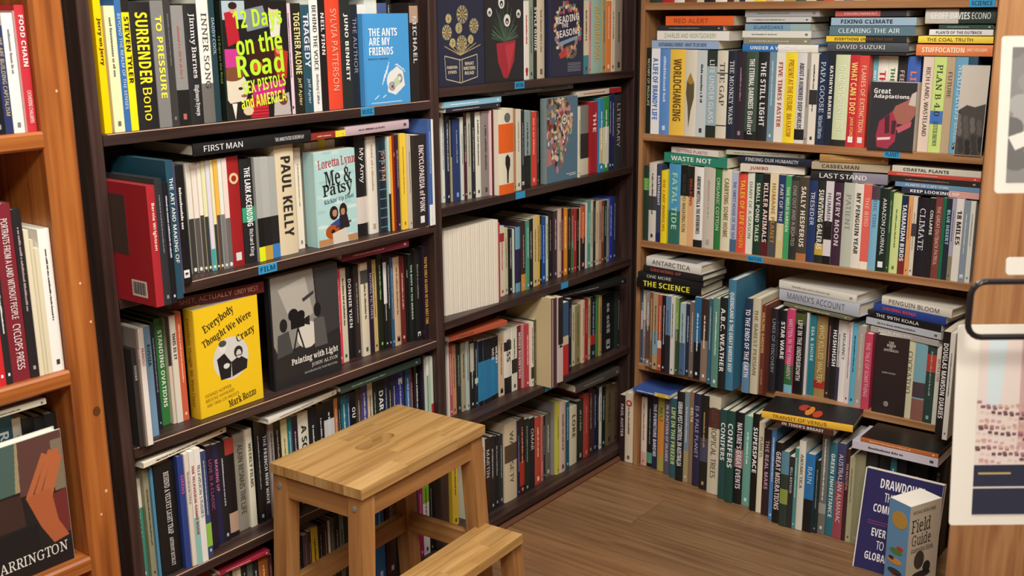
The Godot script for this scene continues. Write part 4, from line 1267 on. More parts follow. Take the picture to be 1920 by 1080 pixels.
		"-1310.3,9.4,228.9,30,151.1,30|pb|4c2c2c|a88||",
		"-1300.5,21,232.3,30,153.3,30|pb|d8b428|431||",
		"-1279.1,16.3,230.4,30,152,30|hc|171614|877||",
		"-1262.4,14.8,231.4,30,152.7,30|hc|42261e|a87||",
		"-1247.2,6.4,232.4,30,153.4,30|pb|dedad0|555||",
		"-1240.4,13.3,233.8,30,154.3,30|pb|57544c|998||",
		"-1226.8,16.9,236.5,30,156.1,30|hc|22221f|887||",
		"-1209.5,13.6,239.2,30,157.9,30|hc|6f7466|332||",
		"-1195.5,36.8,241.1,30,159.1,30|hc|2a241f|987||",
		"-1158.3,39.6,240.4,30,158.6,30|hc|33302a|987||",
		"-1118.3,27.7,239.3,30,157.9,30|hc|26374a|9ab||",
		"-1090.3,34,236.4,30,156,30|hc|2f6da4|cdf||",
		"-1049.2,33.3,229.9,30,151.7,30|hc|4a2c30|caa||",
		"-1015.5,24,227,30,149.8,30|hc|20301f|9a9||",
		"-991.3,12.8,225.2,30,148.6,30|pb|7f777a|ddd||",
		"-978.1,28,219.3,30,144.7,30|hc|cf2a68|f9c||",
		"-949.8,21.7,213.2,30,140.7,30|hc|1f3a52|9bd||",
		"-927.8,16.9,211.7,30,139.7,30|pb|a01c5a|eac||",
		"-910.6,24.1,206.5,30,136.3,30|pb,b=7fb82f:.72:1|e4e6e2|444||",
		"-886.1,15.6,203,30,134,30|hc|191714|887||",
		"-1571.6,131,9.9,14,110,265.3,-3.5|pb|a8243c|ecc||",
	],
	"E1": [
		"-467.9,21.6,206,18,136,1254.1|pb,red=.12|efece4|a22||",
		"-445.9,19,218,18,143.9,1254.1|pb|8fa08c|443||",
		"-426.5,16.7,218,18,143.9,1254.1|pb,B,t|222326|eee|STYLE GUIDE|",
		"-409.4,36.8,221,18,145.9,1254.1|hc|d3c7ae|765||",
		"-183.5,27.7,206,18,136,1254.1|pb,b=3f8f98:0:.26|dcd3b4|543||",
		"-155.4,10.8,206,18,136,1254.1|pb|d68c98|444||",
		"-144.3,59.3,215,18,141.9,1254.1|hc,B|9fc0b0|d8b860|ALPHABETICAL|",
		"-84.5,19.9,215,18,141.9,1254.1|pb|a89a70|543||",
		"-64.2,28.9,206,18,136,1254.1|pb|eb8a48|fdc||",
		"-34.9,20.4,212,18,139.9,1254.1|pb|e2d8c0|654||",
		"-14.1,41.8,215,18,141.9,1254.1|hc|9c9080|443||",
	],
	"E2": [
		"-775.8,10.3,231.6,51.4,152.9,959.4|pb|e6ecdf|556||",
		"-765,15.1,220.2,46.8,145.4,959.4|pb|1d2342|cdc||",
		"-749.5,4,209.4,42.8,138.2,959.4|pb,b=22242e:.55:1|b5a67c|333||",
		"-745.1,28.1,210.3,38.9,138.8,959.4|hc|24386e|9ac||",
		"-716.6,10.1,213.8,36.9,141.1,959.4|pb|d6ded2|444||",
		"-706.1,11.2,223.7,35.8,147.6,959.4|pb,b=1b1b1b:.55:.9|4a1c24|dbb||",
		"-694.5,15.4,223.5,34.5,147.5,959.4|pb|bcc0ac|333||",
		"-678.7,14.7,223.4,33,147.5,959.4|pb|23222c|bbb||",
		"-663.7,19.4,223.3,31.1,147.4,959.4|pb|e8e8d8|333||",
		"-643.9,29.6,223.6,25.9,147.6,959.4|hc|8d8480|444||",
		"-613.9,4,224.2,20.9,148,959.4|pb|ecc8cc|444||",
		"-609.5,4.3,225.1,17.4,148.5,959.4|pb|5a1c26|c88||",
		"-604.8,63.7,225.5,0,148.8,959.4|hc,b=e9651c:0:.12,b=e9651c:.49:.83,man|e8e2cc|333||",
		"-529.7,9.5,222,8.8,146.5,959.4|pb|b98560|432||",
		"-515.9,22.8,218.9,12,144.5,959.4|pb|e2ddcc|665||",
		"-487.8,15.8,215.1,16,142,959.4|pb,sq=eee|22262a|999||",
		"-466.1,27.1,211.1,20.4,139.3,959.4|pb,b=17191b:0:.42|8fa3a4|222||",
		"-434.5,5,208.1,23.7,137.4,959.4|pb|4a6a48|999||",
		"-429.1,27.9,205.6,26.6,135.7,959.4|pb|d94038|fa9||",
		"-400.8,10.7,205.2,26.7,135.4,959.4|pb|25352a|898||",
		"-222.2,11.1,205.1,8.5,135.4,959.4|pb|e6e0cc|765||",
		"-186.6,45.5,203.9,25,134.6,959.4|hc,b=d3ccb4:0:.24,b=2a2624:.24:.6|7d7f78|222||",
		"-140.6,38.3,212.4,19.9,140.2,959.4|pb|a61f28|f2e0dc|THE|",
		"-101.9,21,220.4,12.8,145.5,959.4|pb,b=cfc49a:.12:.6|2f88b8|fff||",
		"-80.4,29.8,223.5,13,147.5,959.4|pb,b=d8d8c0:.1:.6|2f9048|fff||",
		"-50.3,19.9,225.6,14.3,148.9,959.4|pb|2a2c62|bbd||",
		"-30,13.4,231.1,15.4,152.5,959.4|pb|28305a|ccd||",
		"-11.6,43.3,225,18.5,148.5,959.4|hc,t|2f3438|c8b8a8|LITERARY|",
		"-799.3,219.2,10.8,14,144.7,1191.4,-0.0|pb|2c2632|bbb||",
		"-805,229.7,14.8,14,151.6,1202.9,-0.0|pb|8ecae6|fff||",
		"-609.3,368.9,14.4,14,175,1217.9,-0.0|hc|4d4b49|999||",
		"-210.2,228.1,15.6,14,150.6,1190.9,-0.0|pb,e=a82c34|d9cdb8|a44||",
	],
	"E3": [
		"-789.7,8.8,225.8,38.2,149,663.7|mg,white|ece6d8|887||",
		"-780.5,7.2,225.8,37.1,149,663.7|mg,white|e9e2d2|887||",
		"-772.9,7.2,225.9,36,149.1,663.7|mg,white|eee9dd|887||",
		"-765.3,7.2,226.1,34.8,149.2,663.7|mg,white|e8dfcc|887||",
		"-757.6,7.3,226.2,33.7,149.3,663.7|mg,white|ece6d8|887||",
		"-750,7.3,226.4,32.6,149.4,663.7|mg,white|e9e2d2|887||",
		"-742.3,7.3,226.5,31.5,149.5,663.7|mg,white|eee9dd|887||",
		"-734.6,7.3,226.7,30.3,149.6,663.7|mg,white|e8dfcc|887||",
		"-726.8,7.4,226.8,29.2,149.7,663.7|mg,white|ece6d8|887||",
		"-719.1,7.4,227,28.1,149.8,663.7|mg,white|e9e2d2|887||",
		"-711.2,7.4,227.1,26.9,149.9,663.7|mg,white|eee9dd|887||",
		"-703.4,7.5,227.3,25.7,150,663.7|mg,white|e8dfcc|887||",
		"-695.5,7.5,227.4,24.6,150.1,663.7|mg,white|ece6d8|887||",
		"-687.7,7.5,227.6,23.4,150.2,663.7|mg,white|e9e2d2|887||",
		"-679.7,7.6,227.7,22.2,150.3,663.7|mg,white|eee9dd|887||",
		"-671.8,7.6,227.9,21.1,150.4,663.7|mg,white|e8dfcc|887||",
		"-663.8,7.6,228,19.9,150.5,663.7|mg,white|ece6d8|887||",
		"-655.8,7.6,228.2,18.7,150.6,663.7|mg,white|e9e2d2|887||",
		"-647.8,7.7,228.3,17.5,150.7,663.7|mg,white|eee9dd|887||",
		"-639.7,7.7,228.5,16.3,150.8,663.7|mg,white|e8dfcc|887||",
		"-631.6,7.7,228.6,15.1,150.9,663.7|mg,white|ece6d8|887||",
		"-623.4,7.8,228.8,13.9,151,663.7|mg,white|e9e2d2|887||",
		"-615.3,7.8,229,12.7,151.1,663.7|mg,white|eee9dd|887||",
		"-607.1,7.8,229.1,11.4,151.2,663.7|mg,white|e8dfcc|887||",
		"-585,7.1,216.3,22.7,142.8,663.7|pb|b03c4c|ecc||",
		"-551.4,19.2,198.7,43.6,131.2,663.7|pb,b=b0303a:.78:.9|e0d6c0|a33||",
		"-526.8,15.7,190,47.7,125.4,663.7|pb|cfc8a8|654||",
		"-510.7,15.6,183.1,44.1,120.8,663.7|hc|19191c|ccc||",
		"-494.7,5.4,182.8,41,120.6,663.7|pb|cdd8c4|444||",
		"-488.8,22.3,186.7,37.5,123.3,663.7|hc,b=6fa6c0:.66:1,b=6fa6c0:0:.14|27254a|9cf||",
		"-466.2,20.3,198.9,34.2,131.3,663.7|hc,b=d8983a:0:.24|3c2a2c|caa||",
		"-445.5,13.7,199.2,31.5,131.5,663.7|pb|4a9a80|dee||",
		"-431.4,21.4,201,34.4,132.6,663.7|pb|1c1c1a|ccc||",
		"-405.7,20.7,202.2,37.5,133.5,663.7|pb|dcc588|543||",
		"-384.6,14.9,203.7,40.1,134.5,663.7|pb|dfc04a|543||",
		"-369.3,10.7,201.7,41.5,133.1,663.7|pb|1b1b1b|ddd||",
		"-358.2,23.6,193.7,43.5,127.8,663.7|hc|1f4f9c|acf||",
		"-329,10.7,191.7,47.6,126.6,663.7|pb|cfe0cc|444||",
		"-312.9,21.5,199.9,51.3,131.9,663.7|hc|20181a|987||",
		"-291,17.9,202.6,46.9,133.7,663.7|pb|3b2f34|cbc||",
		"-272.7,15.3,206.2,42.5,136.1,663.7|hc|d8bcae|654||",
		"-257,12.1,206.3,43.5,136.2,663.7|pb|5c1c28|c99||",
		"-244.5,21.6,202.8,45.2,133.8,663.7|pb|e6982c|fec||",
		"-222.5,19.6,199.2,45.4,131.5,663.7|pb|30201c|b98||",
		"-202.5,13.3,196.8,45,129.9,663.7|pb,b=8c2c28:.5:1|3f7a50|cdc||",
		"-188.9,13.4,194.8,44.7,128.6,663.7|pb|b02c34|f99||",
		"-175.1,13.5,192.8,44.4,127.2,663.7|pb|1a1a18|888||",
		"-161.1,5,193.1,44.2,127.4,663.7|pb|c9b98c|543||",
		"-155.7,27.8,198.1,43.5,130.8,663.7|hc,b=c45f3c:.5:1|262728|fa8||",
		"-127.5,7.3,204.1,42.8,134.7,663.7|pb|d8d8d2|555||",
		"-119.8,18.6,209.2,42.6,138.1,663.7|pb|57a094|dee||",
		"-100.9,12.9,208.7,42.5,137.7,663.7|pb|d3cfae|554||",
		"-87.6,14.5,204.6,42.4,135,663.7|pb|2b2f3c|999||",
		"-72.7,14.5,200.3,42.3,132.2,663.7|pb|d6d0ac|554||",
		"-57.8,15.5,198.3,41.7,130.9,663.7|pb|c79a86|433||",
		"-42,12.5,197.8,41.1,130.5,663.7|pb|7a4234|eca||",
		"-29,15.7,197.2,40.6,130.1,663.7|pb|1c3024|9b9||",
		"-12.9,12.7,197.4,40,130.3,663.7|pb|9a9a9e|333||",
		"0.2,17.4,203,39.4,134,663.7|hc|2c3aa8|bcf||",
		"18,18.5,201.5,37.4,133,663.7|hc|1d2c56|9ac||",
	],
	"E4": [
		"-768.6,7.6,224.6,56.5,148.2,370.8|pb|e0dccf|543||",
		"-760.6,13,200.2,57.7,132.1,370.8|pb|b0525a|ecc||",
		"-747.3,16.9,197.5,59.4,130.3,370.8|pb|c98f6c|543||",
		"-730,17.5,196,57.6,129.4,370.8|hc|26302a|9a9||",
		"-712.1,16.1,196.8,54.5,129.9,370.8|hc|a39a84|443||",
		"-695.6,12.1,197.2,51.7,130.2,370.8|pb|b6c4bc|333||",
		"-683.1,16.7,195.6,48.8,129.1,370.8|pb,b=b8b8a0:.55:.96|1d1d1f|ddd||",
		"-666,12.2,192.8,46,127.3,370.8|pb,b=cfd8c0:.36:.44|262428|ccc||",
		"-653.4,20.2,187.9,43.9,124,370.8|pb,b=17181c:.68:1,b=17181c:0:.07|2f83b4|dff||",
		"-632.8,14,187.4,42.3,123.7,370.8|pb,b=17181c:.68:1,b=17181c:0:.07|2f7fae|dff||",
		"-618.3,20.8,185.8,44.1,122.7,370.8|pb,b=17181c:.68:1,b=17181c:0:.07|2c7cb0|dff||",
		"-597.1,20.3,183.3,47.2,121,370.8|pb,b=17181c:.68:1,b=17181c:0:.07|3086b6|fff|WEB|",
		"-576.4,17.6,180.9,50,119.4,370.8|pb,b=17181c:.68:1,b=17181c:0:.07|2b7aac|fff|WEARY|",
		"-558.5,22.9,183.2,47.2,120.9,370.8|pb,sq=554|d8c0a2|654||",
		"-535.2,34.1,188.9,45.1,124.6,370.8|hc,b=1e1e1e:0:.26,b=2a2a2a:.68:.82|e6e3d6|222|PASS|",
		"-500.7,24.9,190.3,45.2,125.6,370.8|pb,b=222:.28:.5|dfe0d0|333||",
		"-475.3,16.3,190.3,44.3,125.6,370.8|pb,B,t|7a1c26|f3dfe0|MISSES ROBERTSON|",
		"-458.7,8.2,190.8,39.2,125.9,370.8|pb|b9908a|433||",
		"-450.1,16,189.7,33.1,125.2,370.8|hc|b83a46|fdd||",
		"-433.7,12.3,194,26,128.1,370.8|pb,b=2b332c:.12:.3|e2dcc8|654||",
		"-421,9.7,199.6,23.8,131.7,370.8|pb|55503c|998||",
		"-410.9,25.1,268.9,-36.2,170,370.8|hc,b=4c2a38:0:1,round|cbb88e|cab||",
		"-360.8,24.5,257.7,-18.6,170.1,370.8|pb,B,b=2a2422:.45:1|d8c4c0|222|WATSON|",
		"-300.2,27.9,225.8,6.5,149,370.8|pb,b=c83230:0:.42,b=d8cdb0:.42:.54|3e5c80|dde||",
		"-253.9,17.1,225.8,19.1,149,370.8|pb|1a2038|889||",
		"-211.7,17.4,190.1,36.3,125.4,370.8|pb|cfc8a4|654||",
		"-194,29.8,188.2,34.9,124.2,370.8|hc|8a8458|554||",
		"-163.7,11.3,199.8,28.9,131.9,370.8|pb|d3bfa4|654||",
		"-148,20.9,197.6,31.9,130.4,370.8|hc|a8282c|c77||",
		"-126.6,15.3,198.4,34.3,131,370.8|pb|cab78a|543||",
		"-110.9,28.3,198.2,33.1,130.8,370.8|hc,b=b02c30:.22:.38|1d2032|99b||",
		"-82.2,8.9,197.4,29.2,130.3,370.8|pb|3f7c38|bdb||",
		"-72.9,13.6,195.4,26.2,129,370.8|pb|b5945c|543||",
		"-51.1,76.2,192.7,31.5,127.2,370.8|hc,sq=ccc|171a1c|999||",
		"25.4,10.9,193.3,20.3,127.6,370.8|hc|16261f|898||",
		"-795.7,220,13.3,14,145.2,595.8,-6.1|pb|b9593d|5a2018|CHAUCERY|",
		"-300.7,319,18.5,14,175,597,-11.5|hc|1d1d1f|888||",
	],
	"E5": [
		"-749.6,25,216.7,66.3,143,39|pb|d9b52c|542||",
		"-694.3,11.6,251.6,34.3,166.1,39|pb|dcdccc|444||",
		"-682.3,23.9,245.6,35,162.1,39|hc|1d2024|899||",
		"-658.1,17.1,236.7,35.8,156.2,39|pb|dad4ca|444||",
		"-640.5,27.4,228.9,38.9,151.1,39|hc|3a261f|ddd|MARTIN|",
		"-608.1,18.2,227,42.9,149.8,39|pb|282427|ccc||",
		"-585.2,20.9,218.3,46.7,144.1,39|hc|17191b|999||",
		"-563.8,20,215.1,47.1,142,39|hc|2b2e30|aaa||",
		"-543.4,57.2,244.4,40.5,161.3,39|hc,b=5c4638:.5:.72|d6c6a6|554|WAISTSETY|",
		"-485.8,10.7,239,39.1,157.7,39|pb|1e2040|99b||",
		"-474.6,22.7,239.1,38.8,157.8,39|hc,b=b03424:.12:.44|3c1f18|e98||",
		"-451.5,20.2,232.7,37.5,153.6,39|pb|1f2b22|aba||",
		"-427.1,28.2,225.6,40.6,148.9,39|pb|1e1e22|ddd|OMAR|",
		"-392.7,32.8,215.2,45.2,142,39|hc|c14a3c|fda||",
		"-354.7,11.1,206.7,49,136.5,39|pb|c87a74|444||",
		"-343.3,13.4,206.3,50.9,136.2,39|pb|26282c|888||",
		"-325.5,28.2,204.7,54,135.1,39|hc|6a665c|ccc||",
		"-297,8,235.2,45.8,155.3,39|hc|8d8a86|444||",
		"-288.6,14.4,235.7,38.1,155.5,39|hc|c9c64a|664||",
		"-273.7,32.2,231.9,36.6,153.1,39|hc|d6bfae|543||",
		"-236.1,19.1,221.6,40.3,146.3,39|pb|1f5a70|bcd||",
		"-210.7,43.4,193.1,44.6,127.4,39|hc|d8d1b4|654|LORE|",
		"-166.9,35.8,201.2,44.4,132.8,39|hc|19261f|898||",
		"-130.6,29.9,214.1,43.9,141.3,39|hc|a83a34|c77||",
		"-100.3,23.4,247.5,44.9,163.4,39|pb|402018|a87||",
		"-76.5,26.3,214.9,45.2,141.8,39|hc|1d2140|889||",
		"-49.7,9.5,214.3,45.5,141.4,39|pb|1a1a18|888||",
		"-39.8,15.9,213.3,45.6,140.8,39|pb|d8dcd4|555||",
		"-23.5,21.3,211.2,45.1,139.4,39|pb|1b2a20|aba||",
		"-1.8,39.2,207.6,43.2,137,39|hc|6a5c42|332||",
		"37.8,25.8,204,38.8,134.7,39|hc|5a4433|221||",
		"-211.5,237.3,26.7,14,156.6,286.9,-2.5|hc|4a4640|777||",
	],
	"K0": [
		"85,39.2,221.9,12,146.4,1452.9|hc|2a3a2c|666666||",
		"124.7,39.3,228.6,12,150.9,1452.9|hc|b83030|666666||",
		"164.6,32.7,208.6,12,137.7,1452.9|hc|e8e4dc|666666||",
		"197.8,39.4,200.2,12,132.2,1452.9|hc|7a4a2a|666666||",
		"237.7,22.1,217.4,12,143.5,1452.9|pb|d8d0b8|666666||",
		"260.3,34.7,207.9,12,137.2,1452.9|hc|1c1c1e|666666||",
		"295.5,36.7,239.3,12,158,1452.9|hc|efe9dc|666666||",
		"332.7,19.9,223.9,12,147.8,1452.9|pb|5a3038|666666||",
		"353.2,16.2,215.5,12,142.2,1452.9|pb|c8c4a8|666666||",
		"369.9,17.1,238.3,12,157.3,1452.9|pb|24304a|666666||",
		"387.4,26.5,238,12,157.1,1452.9|pb|e8e6da|666666||",
		"414.4,34.9,234.7,12,154.9,1452.9|hc|f0d840|666666||",
		"449.8,20.2,203,12,134,1452.9|pb|d8b090|666666||",
		"470.4,30.4,206.7,12,136.4,1452.9|hc|e4e0d4|666666||",
		"501.3,33.6,216.3,12,142.8,1452.9|hc|b89a60|666666||",
		"535.4,28.7,237.5,12,156.8,1452.9|hc|2a5a48|666666||",
		"564.6,28.5,204.3,12,134.9,1452.9|hc|e6dcc8|666666||",
		"593.6,19.8,221.8,12,146.4,1452.9|pb|33302c|666666||",
		"613.9,28.6,225.5,12,148.8,1452.9|hc|d8402c|666666||",
		"643,25.6,226,12,149.2,1452.9|pb|dcdad4|666666||",
		"669.1,25.5,225,12,148.5,1452.9|pb|4a6a88|666666||",
		"695.2,34.4,207.2,12,136.7,1452.9|hc|ece8e0|666666||",
		"730.1,25,220.1,12,145.3,1452.9|pb|2a3a2c|666666||",
		"755.6,32.5,210.1,12,138.7,1452.9|hc|b83030|666666||",
		"788.6,29.3,225,12,148.5,1452.9|hc|e8e4dc|666666||",
		"818.4,37.5,214.5,12,141.6,1452.9|hc|7a4a2a|666666||",
		"856.4,31.3,207.7,12,137.1,1452.9|hc|d8d0b8|666666||",
		"888.2,27.9,207.3,12,136.8,1452.9|pb|1c1c1e|666666||",
		"916.6,38,217.3,12,143.4,1452.9|hc|efe9dc|666666||",
		"955.2,35.9,216.7,12,143,1452.9|hc|5a3038|666666||",
		"991.6,37.7,216.2,12,142.7,1452.9|hc|c8c4a8|666666||",
	],
	"K1": [
		"76.5,16.4,252.2,12,166.5,1072.2|pb|1c221e|cdb|NOTARY OF WILDLIFE|",
		"93.2,28.3,250.3,12,165.2,1072.2|pb,B,C|eef0f2|2f6fd0|A LIFE OF BRANDY LIFE|",
		"122,33.6,249.5,12,164.7,1072.2|hc|5b8fd2|cfe0f6||",
		"155.9,49.7,248.8,12,164.2,1072.2|hc,B,t|f2c94e|6b4a10|WORLDCHANGING|",
		"206,38.9,248.2,12,163.8,1072.2|hc,leaf|ded9c8|554||",
		"245.3,31.4,247.8,12,163.5,1072.2|pb|c9d3d6|334||",
		"277.1,31.9,247.4,12,163.3,1072.2|pb,b=2b3a34:.82:1,b=26302a:0:.14|9db6c0|f3f6f4|LIFE UNDER GLASS|",
		"309.4,32.4,247,12,163,1072.2|hc,S,l=.14,l=.74,t|ddd8c4|2b2b2b|THE GAP|",
		"342.2,27,246.7,12,162.8,1072.2|hc,S,t|1b2438|f4f4f6|THE MONKEY WARS|",
		"369.6,28.7,245.5,12,162.1,1072.2|hc|332c36|a89||",
		"398.7,35.8,245.5,12,162.1,1072.2|hc,B,b=1a1c1e:0:.1,t|3e5244|fff|THE ETERNAL DARKNESS|Ballard",
		"434.9,33.2,245.5,12,162.1,1072.2|hc|191c1f|e9e9e9|THE STILL LIGHT|",
		"468.5,20.2,245.5,12,162,1072.2|pb|7595a6|cfdde6||",
		"489.1,26.3,245.3,12,161.9,1072.2|pb,t|e9e6df|b04a34|FIVE TIMES FASTER|",
		"515.8,33.3,245.1,12,161.8,1072.2|hc,t|f5de2a|b2531c|PRESENT AT THE FUTURE|IRA FLATOW",
		"549.4,27.6,244.9,12,161.7,1072.2|hc,b=222:.04:.16|dfdedc|445|ABOUT A HUNDRED DEEP WORLDS|",
		"577.5,10.2,244.8,12,161.6,1072.2|pb|a9a39c|443||",
		"588.1,21.8,244.7,12,161.5,1072.2|pb,b=2a2a2a:.44:.6|e8e2d4|333||",
		"610.4,27,241.5,12,159.4,1072.2|pb,S,t|22314f|dbe4f2|PAPA GOOSE|Michael Martin",
		"637.7,18.9,241.5,12,159.4,1072.2|pb|1b2430|eee|KATHRYN BARKER|",
		"657,39.1,241.5,12,159.4,1072.2|hc,B,b=22241f:0:.07|d3deb4|f1f5de|THE CLIMATE CURE MADE EASY|",
		"696.6,25.6,241.5,12,159.4,1072.2|hc,B,sq=fff,t|cb323c|ffe27a|WHAT CAN I DO?|JANE FONDA",
		"722.6,25.3,240.5,12,158.8,1072.2|pb,sq=eee,t|da4b40|ffe2c0|FLAMES OF EXTINCTION|",
		"748.3,12.4,239,42,157.8,1072.2|pb|5fb3bf|fff|HEAT IN T|",
		"761.1,26.7,238.8,42,157.6,1072.2|hc,B|ebe8e0|c3222c|THE|",
		"788.3,24.6,238.6,42,157.4,1072.2|pb|e9ead8|3a6a4a|THE GREAT DI|",
		"813.3,24,238.4,42,157.3,1072.2|pb,t|222022|ecc|FEELING|",
		"837.7,33.6,238.6,42,157.4,1072.2|hc,b=c8605a:.3:.6|4267b8|e8785c|LIFE|",
		"887.1,26.7,240.2,12,158.5,1072.2|pb,t|e2cfc0|222|RICH LAND, WASTELAND|",
		"914.2,30.3,240.4,12,158.7,1072.2|hc,S,b=3f74c0:.3:.44,t|c9e184|222|PLAN B 4.0|LESTER BROWN",
		"944.9,21.4,240.6,12,158.8,1072.2|pb|c0a98a|554|FUTURE|",
		"966.7,29.6,240.9,12,159,1072.2|hc,S,sq=16233a,t|6caacb|d8ecf6|MADLANDS|ANNA ROSE",
		"996.7,22.5,242.7,12,160.2,1072.2|hc,S,t|28506a|f1f4f6|HEARTS & MINDS|",
		"91.8,217.8,22.6,14,143.8,1322.8,0.0|pb|9ab5da|3a4a6a|SUSTAINABLE ENERGY - WHAT TO DO NOW|",
		"109.3,232.7,26.9,14,153.6,1346.4,0.0|pb|ebebe6|9a8|CHARLES AND MONTGOMERY|",
		"108.6,214,13.4,14,141.2,1374.4,0.0|pb|2a2a2c|aaa||",
		"136.7,218.1,26.6,14,144,1388.2,0.0|pb|ea6a32|a83c18|RED ALERT|",
		"384.1,221.8,20,14,146.4,1318.1,0.0|hc,e=ecebe0:.52,t|2f78c0|f2f6fa|UNDER A WHITE SKY|",
		"386.2,195.8,17.1,14,129.2,1338.4,0.0|pb|8c8a74|ccc||",
		"382.1,201.8,18.5,14,133.2,1355.8,0.0|pb|e3e5dc|667||",
		"389.5,191.8,18.4,14,126.6,1374.6,0.0|pb,e=9ab4b4|80a6ba|2a5a9a|GUARDIANS|",
		"391.9,189.8,14.1,14,125.3,1397,0.0|pb|c9cccb|667||",
		"388.1,215.2,19.7,14,142,1411.5,0.0|pb|a6a6a7|776||",
		"615,227.6,6.8,14,150.2,1314.1,0.0|pb|232628|ddd||",
		"630.8,215.2,23.1,14,142,1322.4,0.0|hc|4b5158|e6e8ea|DAVID SUZUKI|",
		"626.4,213.6,14.9,14,141,1346.8,0.0|pb,e=2a3038:.5,t|efd03c|6a4a10|EVERYTHING UNDER THE SUN|",
		"634.2,224.8,24.3,14,148.4,1363.2,0.0|pb,t|5a7c8a|f3f8fa|CLEARING THE AIR|",
		"637,224.1,20.1,14,147.9,1388.8,0.0|pb,t|9dbacf|223|FIXING CLIMATE|",
		"647.2,187.9,14.7,14,124,1411.7,0.0|pb,e=33363a:.36|c4605c|f0c8c0|ENVIRONMENT|",
		"865.6,185.4,27.3,14,122.4,1315.2,0.0|hc,t|e98650|fdf6d8|STUFFOCATION|JAMES WALLMAN",
		"868.5,181.5,16.8,14,119.8,1346.4,0.0|hc,t|f4d848|221c0c|THE COAL TRUTH|",
		"894.9,153.3,14.2,14,110,1365.3,0.0|pb|eceaea|556|PLANTS OF THE OUTBACK|",
		"917.3,129.5,10.2,14,110,1380.7,0.0|pb|2d4a3c|cdd||",
		"882,169,35.8,14,111.5,1394.1,0.0|hc,f=cfcabf:.48|2c3d38|e8efec|GEOFF DAVIES|ECONO",
	],
	"K2": [
		"76.5,18.4,229.2,8,151.3,744.7|hc,b=5a9a3c:.68:.84|1e3a2c|9c9|SEAS|",
		"95.3,25.7,239.9,8,158.3,744.7|hc,b=3a3a3c:.4:.58|d6d0c6|333||",
		"121.4,16.9,237.3,8,156.6,744.7|hc,b=22285e:0:.12|3a4560|e6e9f0|EARTHRIGHT|",
		"142.6,20.5,220.8,0,145.7,744.7|hc|f3da22|c05a18|THE CARP WARRIORS|",
		"163.5,40.2,242.6,8,160.1,744.7|hc,b=2b6a60:0:.42|4b9ac9|a8e0c0|FATAL TIDE|",
		"204.1,24.7,242,8,159.7,744.7|pb,b=1c1c1e:.62:1|e8cb92|443|WALKING TO WASHINGTON|",
		"229.1,20.3,239.9,8,158.3,744.7|pb,b=1c1c1e:.62:1|e1b282|a43|WALKING|",
		"249.8,29.5,239.6,8,158.1,744.7|hc,B,b=151515:0:.09|ecebe6|141414|ANDREW WESTOLL & THE RIVERBONES|",
		"279.7,37,242.2,8,159.9,744.7|hc|cdc5b8|aba59a||",
		"317.1,21.4,241.9,8,159.7,744.7|hc,t|2f7b3e|e2f0d8|ORGANIC COTTON|",
		"338.9,30.8,240.5,8,158.7,744.7|hc|e3ddbf|8a7a52|CARRYING SOME HOME|",
		"370,20.7,233,8,153.8,744.7|pb,b=4a6a88:0:.16|b3bcdb|445|THE SWEET HOUSE OF THE SEA|",
		"391.1,28.8,232.7,8,153.6,744.7|hc|e2523f|f6c842|TALES OF LIFE|COHEN",
		"420.3,21.1,237,8,156.4,744.7|pb|e2e5da|5a7a4a|DIARY OF A SEASON|",
		"441.8,24.2,235.1,8,155.2,744.7|hc|1c3b31|dfe8cc|SMALL POND TALES|",
		"466.4,21.8,236.5,8,156.1,744.7|pb,B,b=5a1c22:0:.18,t|181718|f2d8d0|KILLER ANIMALS|",
		"488.6,25,238.4,8,157.4,744.7|pb,b=4a4a4a:0:.44|e8dab4|b5893a|HUMANE PLANET|",
		"514,21.1,237.4,8,156.7,744.7|pb,b=d8c68e:0:.42,t|2a3b6a|f0f2f4|PART OF THE PRIDE|",
		"535.6,16.5,236.4,8,156,744.7|pb|42a062|dff0dc|THE WILD GARDEN|",
		"552.5,22,236.3,8,156,744.7|hc,b=4a4844:.3:.95|2a2b2b|b8b0a4|ONE OUT AND A BOATED|",
		"574.9,29.1,236.2,8,155.9,744.7|hc,b=b8754a:0:.09|4b4538|efe9d8|SALLY HESPERUS|",
		"604.4,24.2,231.6,8,152.8,744.7|hc|1f3566|e6ecf6|TRESEDER|",
		"629,23.5,231.6,8,152.8,744.7|hc,B,b=c8a838:.1:.24,t|1c221d|f0f0e6|SURVIVING GALERAS|",
		"652.9,22.2,231.6,8,152.8,744.7|pb,b=1d1d1d:.3:.52,b=1a1a1a:0:.1|dad6dd|444|HUMMING|",
		"675.5,26.9,230.2,8,151.9,744.7|hc|3d2439|d8c8cc|EVERY MOON|",
		"702.9,29.1,231.6,8,152.8,744.7|hc|b9beb2|8a9088|PATIENT|",
		"732.4,25.1,231.6,8,152.8,744.7|hc,t|e5e1d5|333|MY PENGUIN YEAR|",
		"757.9,22,231.6,8,152.8,744.7|pb,b=efe6d4:0:.09|e2655c|f5d0b0|THE BIRD|",
		"780.3,21.1,228.8,8,151,744.7|hc,b=4a3a48:.84:1|7cb2ce|5b90b0|THE TIDE|",
		"801.8,26.5,224.3,8,148,744.7|hc,sq=eee,t|1a2a26|f0f0ee|AMAZON JOURNAL|",
		"828.7,9.4,219.3,8,144.8,744.7|pb|2c4a2a|9b9||",
		"838.5,22,214.4,8,141.5,744.7|hc|c9da90|667a3a||",
		"860.9,17.6,211,8,139.3,744.7|pb,B,b=7a2c2c:0:.22,t|1d2a48|eef2f6|TASMANIAN BIRDS|",
		"878.9,11.6,211.4,8,139.5,744.7|pb|e0a060|a44||",
		"890.9,11,211.2,8,139.4,744.7|pb,b=3a3440:.5:.66|d8cfc0|443||",
		"902.2,29.5,208.3,8,137.5,744.7|hc,S,t|1f1c26|dfe4ee|CLIMATE|",
